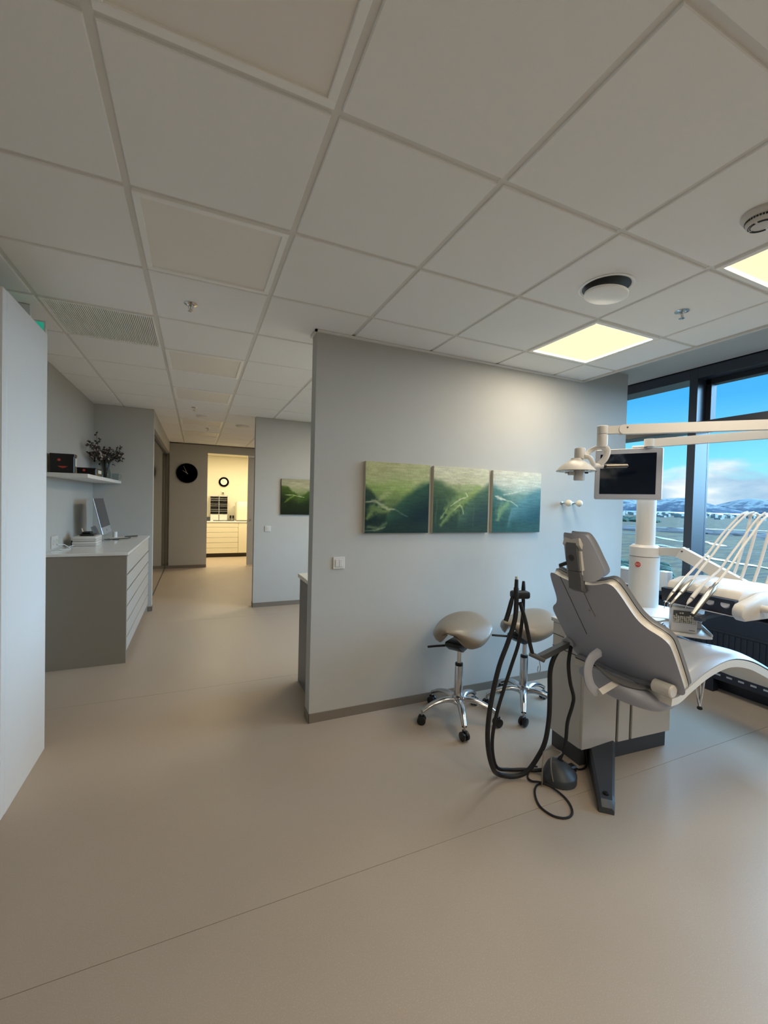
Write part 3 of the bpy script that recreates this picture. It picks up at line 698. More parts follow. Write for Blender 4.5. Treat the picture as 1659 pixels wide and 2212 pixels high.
M['paint'] = pm
M['edgelight'] = mat('canvas_edge_pale', (196, 190, 170), .8); M['edgedark'] = mat('canvas_edge_dark', (38, 40, 32), .8)
def vgrad(stops):
    def f(U, Vv):
        zs, cs = zip(*stops); return np.stack([np.interp(Vv, zs, [c[k] for c in cs]) for k in range(3)], -1)
    return f
A = np.array
NP = 100
p1 = paint(NP, vgrad([(0, (40, 60, 45)), (.3, (85, 105, 70)), (.6, (142, 165, 96)), (.78, (176, 182, 132)), (1, (180, 180, 134))]),
    [([(0, .66), (.08, .62), (.2, .50), (.3, .44), (.4, 0), (1, 0)], .06, (50, 72, 58), (22, 42, 40)),
     ([(0, 0), (.25, .05), (.38, .34), (.5, .46), (.65, .56), (.8, .66), (1, .77)], .07, (52, 86, 68), (22, 44, 50)),
     ([(0, .16), (.3, .14), (.6, .2), (1, .18)], .10, (36, 56, 50), (24, 44, 44))],
    [([(0, .43), (.14, .45), (.22, .40), (.33, .33), (.42, .33)], .026, (200, 204, 160), .7), ([(.2, .46), (.3, .55), (.44, .66)], .045, (186, 194, 140), .55), ([(.40, .34), (.65, .22)], .012, (120, 140, 116), .5),
     ([(.02, .2), (.12, .34), (.3, .30)], .06, (150, 172, 96), .6), ([(.04, .08), (.2, .06), (.32, .14)], .03, (120, 140, 100), .6), ([(0, .03), (.14, .03), (.3, .08)], .012, (170, 180, 140), .5), ([(.3, .6), (.5, .7), (.7, .74)], .09, (150, 172, 104), .5)], 2)
p2 = paint(NP, vgrad([(0, (52, 74, 62)), (.35, (66, 92, 66)), (.6, (112, 136, 88)), (.76, (192, 192, 158)), (1, (206, 204, 178))]),
    [([(0, .80), (.15, .76), (.3, .70), (.42, .60), (.5, .2), (.6, 0), (1, 0)], .05, (84, 108, 76), (48, 72, 60)),
     ([(0, 0), (.4, 0), (.5, .30), (.62, .46), (.8, .62), (1, .74)], .06, (76, 104, 84), (46, 68, 68)),
     ([(0, .12), (1, .14)], .10, (50, 72, 62), (44, 64, 60))],
    [([(.35, .72), (.55, .70), (.85, .72)], .05, (140, 160, 104), .6), ([(.14, .12), (.3, .3), (.52, .48), (.7, .62), (.84, .72)], .06, (150, 172, 100), .65), ([(.2, .35), (.4, .5), (.6, .6)], .08, (140, 164, 100), .5), ([(.3, .4), (.45, .50), (.6, .56)], .012, (214, 216, 186), .7), ([(.36, .34), (.46, .42), (.52, .36), (.54, .28)], .014, (196, 206, 160), .6),
     ([(.12, .2), (.24, .36)], .02, (170, 190, 120), .6), ([(.58, .62), (.62, .56)], .01, (220, 226, 210), .8), ([(.2, .92), (.5, .76)], .008, (226, 220, 196), .5), ([(.05, .5), (.06, .1)], .012, (96, 120, 90), .4), ([(.72, .5), (.72, .1)], .012, (84, 104, 96), .35)], 5)
p3 = paint(NP, vgrad([(0, (48, 84, 74)), (.35, (66, 106, 100)), (.58, (120, 152, 142)), (.76, (196, 202, 186)), (1, (212, 208, 188))]),
    [([(0, .80), (.12, .72), (.25, .64), (.36, .58), (.5, 0), (1, 0)], .06, (88, 128, 120), (52, 88, 84)),
     ([(0, 0), (.28, .0), (.4, .44), (.6, .56), (.8, .66), (1, .74)], .10, (92, 138, 142), (44, 84, 92)),
     ([(0, .1), (1, .2)], .12, (50, 88, 84), (42, 76, 76))],
    [([(.04, .57), (.12, .55), (.24, .52)], .022, (226, 226, 206), .85), ([(.22, .52), (.36, .50), (.52, .42)], .010, (196, 210, 180), .7), ([(.2, .6), (.4, .64), (.64, .70)], .016, (206, 214, 196), .7), ([(.1, .2), (.16, .36), (.3, .46)], .07, (150, 182, 128), .6), ([(.4, .7), (.7, .76)], .05, (190, 204, 190), .5)], 9)
p4 = paint(70, vgrad([(0, (20, 26, 14)), (.4, (60, 84, 30)), (.62, (140, 150, 104)), (.8, (170, 166, 134)), (1, (160, 156, 128))]),
    [([(0, .82), (.15, .78), (.3, .66), (.45, .56), (.5, .3), (.6, 0), (1, 0)], .04, (70, 90, 36), (26, 36, 14)), ([(0, 0), (.4, .0), (.46, .5), (.65, .62), (.85, .72), (1, .78)], .05, (66, 92, 34), (22, 32, 14)), ([(0, .32), (1, .34)], .12, (32, 44, 18), (16, 22, 14))],
    [([(.1, .54), (.3, .56), (.42, .52), (.6, .48)], .012, (206, 214, 160), .8), ([(.1, .34), (.2, .44), (.36, .54)], .03, (120, 150, 60), .7), ([(.2, .9), (.6, .86)], .03, (190, 184, 150), .5)], 14)
canvas('left painting of three on the partition, dark green hill under yellow sky', 1.058, 1.562, YP, 1.268, 1.766, p1, M['edgelight'])
canvas('middle painting of three on the partition, green valley under pale sky', 1.597, 2.098, YP, 1.268, 1.764, p2, M['edgelight'])
canvas('right painting of three on the partition, blue green slope under pale sky', 2.138, 2.636, YP, 1.268, 1.761, p3, M['edgelight'])
canvas('single very dark green valley painting on the far partition', 1.076, 1.60, Y2, 1.281, 1.778, p4, M['edgedark'])

# ------------------------------------------------------------------ ceiling things
t = thing('slotted_vent', 'slotted square ceiling vent with a dirty middle above the cupboard', 'vent', (-.546, 3.302, 2.6))
x0, y0 = -.846, 3.002
f = MB()
for a in ((.012, .588, .012, .024), (.012, .588, .576, .588), (.012, .024, .024, .576), (.576, .588, .024, .576)): f.box(x0+a[0], x0+a[1], y0+a[2], y0+a[3], 2.596, 2.62)
f.build('frame', M['lampframe'], t)
f = MB()
for i in range(50): xx = x0+.026+i*.011; f.box(xx, xx+.0062, y0+.024, y0+.576, 2.598, 2.606)
f.build('slats', M['lampframe'], t, kind='stuff')
def vent_dirt():
    m = bpy.data.materials.new('vent_back'); m.use_nodes = True; tt = m.node_tree; b = tt.nodes['Principled BSDF']
    g = nn(tt, 'ShaderNodeNewGeometry'); d = nn(tt, 'ShaderNodeVectorMath'); d.operation = 'DISTANCE'; d.inputs[1].default_value = (-.53, 3.30, 2.612)
    tt.links.new(g.outputs['Position'], d.inputs[0])
    tt.links.new(ramp(tt, d.outputs['Value'], [(.02, lin(70, 54, 44)), (.17, lin(150, 138, 126)), (.3, lin(186, 180, 170))]), b.inputs['Base Color']); b.inputs['Roughness'].default_value = .9
    return m
MB().box(x0+.024, x0+.576, y0+.024, y0+.576, 2.610, 2.618).build('backing', vent_dirt(), t)

t = thing('air_diffuser', 'round white air diffuser disc hanging below the ceiling near the lit panel', 'vent', (1.87, 1.53, 2.6))
c = V((1.874, 1.522, 0))
MB().lathe([(.122, 2.6005), (.129, 2.598), (.120, 2.594), (.112, 2.598), (.112, 2.6015)], c, seg=48).build('collar', M['lampframe'], t)
MB().lathe([(.111, 2.5990), (.111, 2.6000)], c, seg=40).build('throat', M['blackp'], t, 'dark opening')
q = Matrix.Translation(c+V((0, 0, 2.560))) @ Matrix.Rotation(math.radians(7), 4, V((.75, .65, 0)))
dsk = MB().lathe([(.098, .008), (.102, .006), (.102, -.004), (.096, -.008)], seg=48); dsk.v = [tuple(q @ V(p)) for p in dsk.v]; dsk.build('disc', M['lampframe'], t)
MB().cyl(c+V((.045, .03, 2.565)), c+V((.045, .03, 2.604)), .003, seg=8).build('rod', M['steel'], t)

t = thing('smoke_detector', 'round white smoke detector at the right edge of the ceiling', 'detector', (1.92, .90, 2.6))
c = V((1.915, .898, 0))
MB().lathe([(.062, 2.6), (.064, 2.588), (.058, 2.578), (.05, 2.575), (.05, 2.567), (.046, 2.556), (.040, 2.553)], c, seg=40).build('body', M['plastw'], t)
f = MB()
for k in range(36):
    a = 2*math.pi*k/36; f.box(-.003, .003, .0495, .0515, 2.5675, 2.5745, M=Matrix.Translation(c) @ Matrix.Rotation(a, 4, 'Z'))
f.build('slots', M['blackp'], t, 'dark slots', kind='stuff')
f = MB()
for k in range(4):
    for rr, zz_ in ((.040, 2.5525), (.034, 2.5525)):
        P = [c+V((rr*math.cos(a), rr*math.sin(a), zz_)) for a in np.linspace(k*math.pi/2+.12, (k+1)*math.pi/2-.12, 9)]; f.tube(P, .0018, 5)
f.build('grooves', M['blackp'], t, kind='stuff')

def sprinkler(x, y, label):
    t = thing('sprinkler', label, 'sprinkler', (x, y, 2.6), 'ceiling sprinklers'); c = V((x, y, 0))
    MB().lathe([(.036, 2.6005), (.036, 2.597), (.022, 2.594), (.016, 2.599)], c, seg=24).build('rosette', M['chrome'], t)
    MB().tube([c+V((-.008, 0, 2.597)), c+V((-.012, 0, 2.575)), c+V((-.002, 0, 2.562))], .0022, 6).tube([c+V((.008, 0, 2.597)), c+V((.012, 0, 2.575)), c+V((.002, 0, 2.562))], .0022, 6).build('yoke', M['chrome'], t)
    MB().cyl(c+V((0, 0, 2.568)), c+V((0, 0, 2.598)), .0025, seg=8).build('bulb', M['steel'], t)
    MB().lathe([(.014, 2.560), (.015, 2.558), (.005, 2.556)], c, seg=16).build('deflector', M['chrome'], t)
sprinkler(-.045, 2.709, 'chrome sprinkler in the ceiling before the slotted vent, left of the partition')
sprinkler(2.474, 1.516, 'chrome sprinkler in the ceiling between the two lit panels')
sprinkler(-.037, 5.763, 'small chrome sprinkler far down the corridor ceiling')
sprinkler(.154, 7.359, 'farthest chrome sprinkler in the corridor ceiling near the end wall')
for x, y, l in ((.053, 6.29, 'flat round ceiling disc in the corridor behind the small sprinkler'), (.632, 6.82, 'round ceiling vent disc left of the far partition')):
    t = thing('ceiling_disc', l, 'vent', (x, y, 2.6)); c = V((x, y, 0)); r = .07 if x < .5 else .10
    MB().lathe([(r, 2.6), (r, 2.59), (r*.9, 2.585)], c, seg=32).build('collar', M['bar'], t); MB().lathe([(r*.82, 2.585), (r*.84, 2.578), (r*.76, 2.573)], c, seg=32).build('disc', M['off'], t)

# ------------------------------------------------------------------ saddle stools
def make_stool(cx, cy, base_a, seat_a, label):
    t = thing('saddle_stool', label, 'stool', (cx, cy, 0), 'taupe saddle stools'); c = V((cx, cy, 0))
    for k in range(5):
        a = base_a+k*2*math.pi/5; d = V((math.cos(a), math.sin(a), 0)); s = d.cross(V((0, 0, 1)))
        P = crv([c+d*.02+V((0, 0, .135)), c+d*.10+V((0, 0, .148)), c+d*.19+V((0, 0, .128)), c+d*.265+V((0, 0, .088))], 5)
        MB().tube(P, [.030-.013*i/(len(P)-1) for i in range(len(P))], 12, flat=.72).build('base_leg', M['alu'], t)
        e = c+d*.268; w = a+random.uniform(.6, 2.4); wd = V((math.cos(w), math.sin(w), 0))
        cs = MB()
        for sg in (-1, 1): cs.lathe([(.008, .004), (.026, .006), (.029, .011), (.029, .022), (.022, .025)], e+V((0, 0, .030))+wd*(.0 if sg > 0 else 0), wd*sg, 18)
        cs.box(-.019, .019, -.006, .006, .028, .066, .003, M=Matrix.Translation((e.x, e.y, 0)) @ Matrix.Rotation(w+math.pi/2, 4, 'Z'))
        co = cs.build('caster', M['blackp'], t)
        MB().cyl(e+V((0, 0, .06)), e+V((0, 0, .09)), .007, seg=8).build('pin', M['steel'], co)
    MB().lathe([(.036, .112), (.044, .125), (.042, .165), (.029, .172), (.0275, .375), (.024, .38)], c, seg=24).build('outer_column', M['alu'], t)
    MB().lathe([(.026, .372), (.027, .376), (.027, .392), (.02, .395)], c, seg=20).build('collar', M['blackp'], t)
    MB().lathe([(.0155, .38), (.0155, .52)], c, seg=16).build('gas_lift', M['chrome'], t)
    RM = Matrix.Translation((cx, cy, 0)) @ Matrix.Rotation(seat_a, 4, 'Z')
    MB().prism([(-.10, .505), (.06, .49), (.13, .535), (.12, .56), (-.12, .56)], 'y', -.055, .055, .006, M=RM).build('mechanism', M['blackp'], t)
    MB().tube([RM @ V(p) for p in ((.05, -.04, .52), (.12, -.12, .515), (.18, -.15, .52))], .008, 8).build('lever', M['blackp'], t)
    # saddle: x forward, arch across y, cantle high at the back
    ns, ntt = 21, 27; L = []
    for i in range(ns):
        s = -1+2*i/(ns-1); f_ = (s+1)/2                      # -1 cantle .. 1 front
        hw = .216*(1-.20*f_**2)*max(.05, 1-abs(s*.985)**2.6)**.5
        crest = .684+.042*(1-f_)**1.5-.012*f_**2-.020*abs(s)**5
        row, rb = [], []
        A_ = .55+.95*f_**.9                                  # how far the sides wrap down
        for j in range(ntt):
            u = -1+2*j/(ntt-1); ang = u*A_
            y = hw*math.sin(ang)/math.sin(A_)*(1-.10*f_); k = hw/.216
            z_ = crest-(.050+.105*f_)*k*(1-math.cos(ang))/(1-math.cos(A_))
            x = .208*s-.05*f_*u*u*max(0, s)
            row.append(RM @ V((x, y, z_)))
            th = (.085-.030*f_)*max(.05, 1-abs(s)**4)**.5*(1-.25*u**2)
            rb.append(RM @ V((x*.90, y*(.86-.16*f_), z_-th)))
        n0 = (row[0]+rb[0])/2+(row[0]-row[2])*.35; n1 = (row[-1]+rb[-1])/2+(row[-1]-row[-3])*.35
        L.append([*row, n1, *rb[::-1], n0])
    f0 = RM @ V((-.03, 0, 0))-c; f1 = RM @ V((.026, 0, 0))-c
    def shrink(l, d, k): g = sum(l, V())/len(l); return [g+(p-g)*k+d for p in l]
    L = [shrink(L[0], f0*.25, .5)]+L+[shrink(L[-1], f1*.4, .6)]
    MB().loops(L, True).build('saddle_seat', M['saddle'], t, sharp=70)
    return t
make_stool(1.672, 2.412, math.radians(29), math.radians(212), 'taupe saddle stool against the partition, left one, below the middle painting')
make_stool(2.215, 2.375, math.radians(13), math.radians(186), 'taupe saddle stool behind the black suction hoses, right one')

# ------------------------------------------------------------------ dental unit: cabinet, console and column
un = thing('dental_unit', 'pale grey dental unit cabinet carrying a white column behind the chair', 'dental unit', (2.38, 1.8, 0))
RU = Matrix.Translation((2.02, 1.70, 0)) @ Matrix.Rotation(math.radians(-4), 4, 'Z')
MB().box(.012, .70, .012, .235, .0, .10, M=RU).build('plinth', M['anth'], un, 'dark plinth')
MB().box(0, .71, .010, .245, .10, .775, .004, M=RU).build('cabinet_body', M['plast'], un)
MB().box(.255, .40, .004, .012, .105, .77, M=RU).build('gap', M['darkgap'], un)
for a, b in ((.002, .258), (.278, .366), (.386, .708)): MB().box(a, b, -.010, .010, .103, .772, .003, M=RU).build('front_panel', M['plast'], un)
MB().box(-.004, .002, .02, .24, .625, .629, M=RU).box(-.004, .002, .02, .24, .70, .703, M=RU).build('side_seam', M['ink'], un)
MB().box(-.012, .72, -.014, .252, .778, .802, .005, 2, M=RU).build('cabinet_top', M['plastw'], un)
MB().prism([(2.36, 1.66), (2.55, 1.62), (2.82, 1.64), (2.97, 1.80), (2.97, 2.04), (2.72, 2.04), (2.40, 1.93)], 'z', .803, .818, .012, 3).build('console', M['plastw'], un)
MB().prism([(2.60, .80), (2.88, .80), (2.90, .92), (2.86, .965), (2.66, .965), (2.60, .93)], 'y', 1.555, 1.60, .012, 3).build('console_side', M['plastw'], un)
cc = V((2.855, 1.933, 0))
MB().lathe([(.0925, .818), (.0915, 1.156)], cc, seg=40).build('column_base', M['plast'], un)
MB().lathe([(.0895, 1.154), (.0895, 1.161)], cc, seg=40).build('joint_gap', M['ink'], un)
MB().lathe([(.0925, 1.160), (.0925, 1.222), (.076, 1.237), (.05, 1.237)], cc, seg=40).build('collar', M['plastw'], un)
MB().lathe([(.0600, 1.235), (.0585, 1.84), (.045, 1.85)], cc, seg=32).build('column', M['plastw'], un)
tocam = V((-2.855, -1.933, 0)).normalized(); lft = V((-.9133, .4072, 0)); nb = (tocam*.82+lft*.57).normalized()
pb = cc+nb*.0917+V((0, 0, 1.105))
MB().lathe([(.0205, 0), (.0205, .002)], pb-nb*.001, nb, 28).build('emblem_ring', M['plastw'], un)
em = MB().lathe([(.0185, 0), (.0185, .003)], pb-nb*.001, nb, 28).build('emblem', M['red'], un, 'round red emblem')
def text(body, size, Mx, m, parent, name='lettering', ext=.0004):
    cu = bpy.data.curves.new('lettering', 'FONT'); cu.body = body; cu.size = size; cu.extrude = ext; cu.align_x = 'CENTER'; cu.align_y = 'CENTER'
    tmp = bpy.data.objects.new('tmp', cu); COL.objects.link(tmp)
    bpy.context.view_layer.update()
    me = bpy.data.meshes.new_from_object(tmp.evaluated_get(bpy.context.evaluated_depsgraph_get())); bpy.data.objects.remove(tmp)
    me.name = name; me.transform(Mx); me.materials.clear(); me.materials.append(m)
    o = bpy.data.objects.new(name, me); COL.objects.link(o); attach(o, parent); return o
def facing(p, n, up=V((0, 0, 1))):
    n = n.normalized(); x = up.cross(n).normalized(); y = n.cross(x)
    return Matrix(((x.x, y.x, n.x, p.x), (x.y, y.y, n.y, p.y), (x.z, y.z, n.z, p.z), (0, 0, 0, 1)))
text('XO', .020, facing(pb+nb*.0026, nb), M['plast'], em)
# floor foot pointing at the camera
d = (V((1.84, 1.385, 0))-V((2.15, 1.735, 0))).normalized(); s = V((-d.y, d.x, 0)); a0 = V((2.235, 1.740, 0)); a1 = V((1.842, 1.385, 0))
L = []
for f_, hw, h in ((0, .076, .125), (.12, .073, .118), (.85, .040, .060), (.95, .038, .055), (1.0, .034, .030)):
    p = a0+(a1-a0)*f_; L.append([p-s*hw, p+s*hw, p+s*hw+V((0, 0, h-.012)), p+s*(hw-.012)+V((0, 0, h)), p-s*(hw-.012)+V((0, 0, h)), p-s*hw+V((0, 0, h-.012))])
ff = MB().loops(L).build('floor_foot', M['anth'], un, 'dark grey foot')
MB().lathe([(.014, 0), (.014, .012), (.008, .016)], a0+(a1-a0)*.88+V((0, 0, .054)), seg=18).build('cap', M['blackp'], ff)

# ------------------------------------------------------------------ dental chair
ch = thing('dental_chair', 'grey reclined dental chair seen from behind, in front of the window', 'dental chair', (2.1, 1.42, 0))
P0 = V((1.947, 1.4185, .658)); ph, th = .031, .591
Fv = V((math.cos(ph), math.sin(ph), 0)); Rv = V((Fv.y, -Fv.x, 0)); Zv = V((0, 0, 1))
Bv = -Fv*math.sin(th)+Zv*math.cos(th); Nv = Fv*math.cos(th)+Zv*math.sin(th); CB = .32
def WB(u, v, w): return P0+u*Rv+v*Bv+(CB*u*u+w)*Nv
half = [(0, .560), (.06, .563), (.110, .576), (.140, .587), (.162, .579), (.178, .53), (.194, .452), (.210, .400), (.237, .360), (.272, .329), (.293, .298), (.297, .255), (.293, .15), (.286, .04), (.279, .008), (.258, -.004), (.17, -.006), (0, -.006)]
out2 = crv([V((u, v, 0)) for u, v in half], 3)
outline = [(p.x, p.y) for p in out2]+[(-p.x, p.y) for p in out2[-2:0:-1]]
def inset(o, d):
    n = len(o); r = []
    for i in range(n):
        a, b = V(o[i-1]), V(o[(i+1) % n]); t_ = (b-a); t_ = t_.normalized() if t_.length > 1e-9 else V((1, 0)); nn_ = V((t_.y, -t_.x)); r.append((o[i][0]+nn_.x*d, o[i][1]+nn_.y*d))
    return r
def ringfill(mb, o, w, flip, center=(0, .29), bulge=0., fn=WB):
    ks = (1, .85, .65, .45, .25, .08); L = []
    for k in ks:
        L.append([fn(center[0]+(p[0]-center[0])*k, center[1]+(p[1]-center[1])*k, w+bulge*(1-k*k)) for p in o])
    mb.loops(L[::-1] if flip else L, cap=False); mb.add(L[-1], [tuple(range(len(o)))])
m_ = MB(); o1 = inset(outline, -.010)
ringfill(m_, o1, 0, False); m_.loops([[WB(*p, 0) for p in o1], [WB(*p, .002) for p in inset(outline, -.0085)]], cap=False)
m_.build('back_shell', M['shell'], ch, sharp=40)
m_ = MB(); m_.loops([[WB(*p, .0015) for p in inset(outline, -.0085)], [WB(*p, .003) for p in inset(outline, -.0075)], [WB(*p, .008) for p in inset(outline, -.001)], [WB(*p, .011) for p in outline], [WB(*p, .036) for p in outline], [WB(*p, .038) for p in inset(outline, -.005)]], cap=False)
ringfill(m_, inset(outline, -.005), .038, True); m_.build('back_rim', M['rim'], ch, 'pale rim', sharp=40)
m_ = MB(); og = inset(outline, -.006); m_.loops([[WB(*p, .038) for p in og], [WB(*p, .042) for p in og]], cap=False); ringfill(m_, og, .042, True); m_.build('back_gasket', M['blackp'], ch, 'black gasket', sharp=40)
m_ = MB(); op = inset(outline, .002)
m_.loops([[WB(*p, .042) for p in inset(op, -.006)], [WB(*p, .045) for p in op], [WB(*p, .054) for p in op], [WB(*p, .063) for p in inset(op, -.008)]], cap=False)
ringfill(m_, inset(op, -.008), .063, True, bulge=-.012); m_.build('back_pad', M['uph'], ch, sharp=70)
# seams on the shell, small latch
MB().tube([WB(-.105, .585-.365*v/13, -.0005) for v in range(14)], .0016, 5).tube([WB(.004, .56-.16*v/5, -.0005) for v in range(6)], .0012, 5).build('seam', M['ink'], ch)
MB().tube([WB(.004, .42, -.002), WB(.005, .375, -.002)], .003, 6).ball(WB(-.012, .405, -.001), .004, seg=8).build('latch', M['steel'], ch)
# headrest
al = .38; Dh = Bv*math.cos(al)+Nv*math.sin(al); Nh = Nv*math.cos(al)-Bv*math.sin(al); Oh = P0+Bv*.57-Nv*.010
def WH(u, t_, w): return Oh+u*Rv+t_*Dh+(w+.5*u*u)*Nh
m_ = MB()   # neck bracket
m_.loops([[WB(-.034, .535, -.004), WB(.034, .535, -.004), WB(.034, .535, -.018), WB(-.034, .535, -.018)], [WB(-.034, .565, -.008), WB(.034, .565, -.008), WB(.034, .565, -.036), WB(-.034, .565, -.036)],
          [WH(-.034, .035, .010), WH(.034, .035, .010), WH(.034, .035, -.018), WH(-.034, .035, -.018)], [WH(-.033, .07, .008), WH(.033, .07, .008), WH(.033, .07, -.020), WH(-.033, .07, -.020)]])
hb = m_.build('headrest_bracket', M['hinge'], ch, 'dark grey bracket')
MB().cyl(WH(-.036, .062, .004), WH(.036, .062, .004), .013, seg=16).build('bracket_pin', M['plast'], hb)
hh = MB().loops([[WH(-.032, .072, .008), WH(.032, .072, .008), WH(.030, .072, -.020), WH(-.030, .072, -.020)], [WH(-.034, .13, .010), WH(.034, .13, .010), WH(.032, .13, -.022), WH(-.032, .13, -.022)], [WH(-.030, .196, .010), WH(.030, .196, .010), WH(.028, .196, -.018), WH(-.028, .196, -.018)], [WH(-.026, .204, .010), WH(.026, .204, .010), WH(.026, .204, -.014), WH(-.026, .204, -.014)]]).build('headrest_arm', M['hinge'], ch)
MB().lathe([(.014, 0), (.0155, .001), (.0155, .002), (.013, .002), (.0125, .001)], WH(0, .135, -.0215), -Nh, 24).build('emblem', M['ink'], hh, 'round embossed emblem')
text('XO', .013, facing(WH(0, .135, -.0232), -Nh, Dh), M['ink'], hh)
MB().loops([[WH(.031, .075, .008), WH(.043, .075, .008), WH(.043, .075, -.014), WH(.031, .075, -.014)], [WH(.033, .165, .010), WH(.043, .165, .010), WH(.043, .165, -.012), WH(.033, .165, -.012)]]).build('arm_side_cover', M['plast'], hh)
hho = crv([V(p+(0,)) for p in ((0, .230), (.030, .229), (.045, .222), (.060, .18), (.073, .121), (.084, .068), (.081, .046), (.058, .034), (.03, .046), (0, .055))], 3)
ho = [(p.x, p.y) for p in hho]+[(-p.x, p.y) for p in hho[-2:0:-1]]
def WC(u, t_, w): return Oh+u*Rv+(t_+.002)*Dh+(w-.014+6.2*u*u)*Nh      # the pad wraps forward round the head
hc = (0, .15)
m_ = MB(); m_.loops([[WC(*p, .004) for p in inset(ho, -.016)], [WC(*p, .014) for p in inset(ho, -.004)], [WC(*p, .026) for p in inset(ho, -.003)]], cap=False); ringfill(m_, inset(ho, -.016), .004, False, hc, 0, WC); ringfill(m_, inset(ho, -.003), .026, True, hc, 0, WC)
m_.build('headrest_cover', M['shell'], ch, sharp=50)
m_ = MB(); m_.loops([[WH(-.046, .175, .015), WH(.046, .175, .015), WH(.044, .175, -.004), WH(-.044, .175, -.004)], [WH(-.050, .195, .015), WH(.050, .195, .015), WH(.046, .195, -.016), WH(-.046, .195, -.016)], [WH(-.046, .222, .02), WH(.046, .222, .02), WH(.040, .222, -.010), WH(-.040, .222, -.010)], [WH(-.04, .232, .02), WH(.04, .232, .02), WH(.036, .232, .006), WH(-.036, .232, .006)]]); m_.build('headrest_hood', M['plast'], ch)
m_ = MB(); m_.loops([[WC(*p, .026) for p in inset(ho, -.008)], [WC(*p, .031) for p in ho], [WC(*p, .043) for p in inset(ho, .003)], [WC(*p, .053) for p in inset(ho, -.005)], [WC(*p, .056) for p in inset(ho, -.012)]], cap=False); ringfill(m_, inset(ho, -.008), .026, False, hc, 0, WC); ringfill(m_, inset(ho, -.012), .056, True, hc, 0, WC)
m_.build('headrest_pad', M['uph'], ch, sharp=70)
MB().tube([WH(-.03, .105, .000), WH(-.055, .095, -.002), WH(-.09, .080, -.004)], [.007, .009, .009], 10).build('headrest_lever', M['blackp'], ch, 'black lever')
# seat: rail profile in x-z, swept across
prof = crv([V((1.93, 0, .650)), V((1.985, 0, .657)), V((2.05, 0, .688)), V((2.16, 0, .733)), V((2.287, 0, .762)), V((2.40, 0, .765)), V((2.545, 0, .733)), V((2.694, 0, .674)), V((2.90, 0, .583)), V((3.15, 0, .478)), V((3.34, 0, .405))], 4)
def hwid(x): return float(np.interp(x, [1.9, 2.1, 2.4, 2.7, 3.1, 3.36], [.262, .268, .270, .262, .238, .205]))
ns = len(prof)
def seat_sweep(off0, off1, wadd, bul, m, name, edge=.0, lab=None):
    L = []
    for i, p in enumerate(prof):
        t_ = (prof[min(i+1, ns-1)]-prof[max(i-1, 0)]).normalized(); n_ = V((-t_.z, 0, t_.x)); hw = hwid(p.x)+wadd; row = []
        K = 16
        for k in range(K+1):
            q = -1+2*k/K; y = hw*q; lift = off1+bul*(1-q*q)-edge*(abs(q)**10)
            row.append(V((p.x, 1.419+y, p.z))+n_*lift)
        for k in range(K, -1, -1):
            q = -1+2*k/K; row.append(V((p.x, 1.419+hw*q*.985, p.z))+n_*off0)
        L.append(row)
    return MB().loops(L).build(name, m, ch, lab, sharp=50)
seat_sweep(-.036, 0, 0, 0, M['rim'], 'seat_rail', lab='pale rail')
seat_sweep(.0, .006, -.004, 0, M['blackp'], 'seat_gasket')
# pad with a dished lap and thigh humps
L = []
for i, p in enumerate(prof):
    t_ = (prof[min(i+1, ns-1)]-prof[max(i-1, 0)]).normalized(); n_ = V((-t_.z, 0, t_.x)); hw = hwid(p.x); row = []; K = 24
    lap = math.exp(-((p.x-2.12)/.18)**2); leg = float(np.interp(p.x, [2.3, 2.6, 3.3], [0, .012, .010]))
    for k in range(K+1):
        q = -1+2*k/K
        lift = .006+(.020)*(1-abs(q)**8)**.5+.034*lap*(abs(q)**2.2)*(1-abs(q)**12)-.012*lap*(1-q*q)+leg*(math.cos(q*math.pi*1.6)*-.6+.2)*(1-abs(q)**6)
        row.append(V((p.x, 1.419+hw*q*1.004, p.z))+n_*lift)
    for k in range(K, -1, -1): q = -1+2*k/K; row.append(V((p.x, 1.419+hw*q*.98, p.z))+n_*.006)
    L.append(row)
MB().loops(L).build('seat_pad', M['uph'], ch, sharp=60)
# under-seat bowl and hip knuckles
L = []
for f_ in np.linspace(0, 1, 13):
    x = 1.80+.46*f_; k = math.sin(math.pi*min(1, f_*.92+.08))**.6; hw = .225*k+.01; dz = .100*k
    zt = float(np.interp(x, [1.78, 1.95, 2.3], [.70, .655, .715])); zb = zt-.035-dz
    L.append([V((x, 1.419+hw*math.cos(a), (zt+zb)/2+(zt-zb)/2*math.sin(a))) for a in np.linspace(0, 2*math.pi, 24, endpoint=False)])
MB().loops(L).build('hip_cover', M['shell'], ch, sharp=60)
cz = [(1.79, .715), (1.84, .690), (1.92, .650), (2.00, .628), (2.05, .622)]
for sg in (1,):
    kn = MB().lathe([(.024, -.07), (.029, -.066), (.029, .010), (.024, .016)], V((1.912, 1.156, .690)), Rv, 24).build('hip_knuckle', M['plast'], ch)
MB().tube(crv([(1.742, 1.395, .738), (1.782, 1.343, .697), (1.862, 1.285, .667), (1.946, 1.247, .657)], 6), [.004]+[.010+.014*math.sin(math.pi*k/17) for k in range(1, 18)]+[.006], 10, flat=.5).build('back_slot', M['hinge'], ch, 'dark slot cover')
# C shaped armrest carrier with its stub
c0 = V((1.80, 1.425, .675))
MB().tube(crv([(1.765, 1.39, .805), (1.700, 1.386, .778), (1.672, 1.381, .726), (1.680, 1.370, .664), (1.708, 1.351, .625)], 6), [.008]+[.022]*23+[.014], 10, flat=.45, up=(-.7, -.7, 0)).build('armrest_carrier', M['shell'], ch)
MB().tube([(1.700, 1.338, .637), (1.815, 1.335, .671)], .019, 4, flat=1.0).build('armrest_stub', M['plastw'], ch)
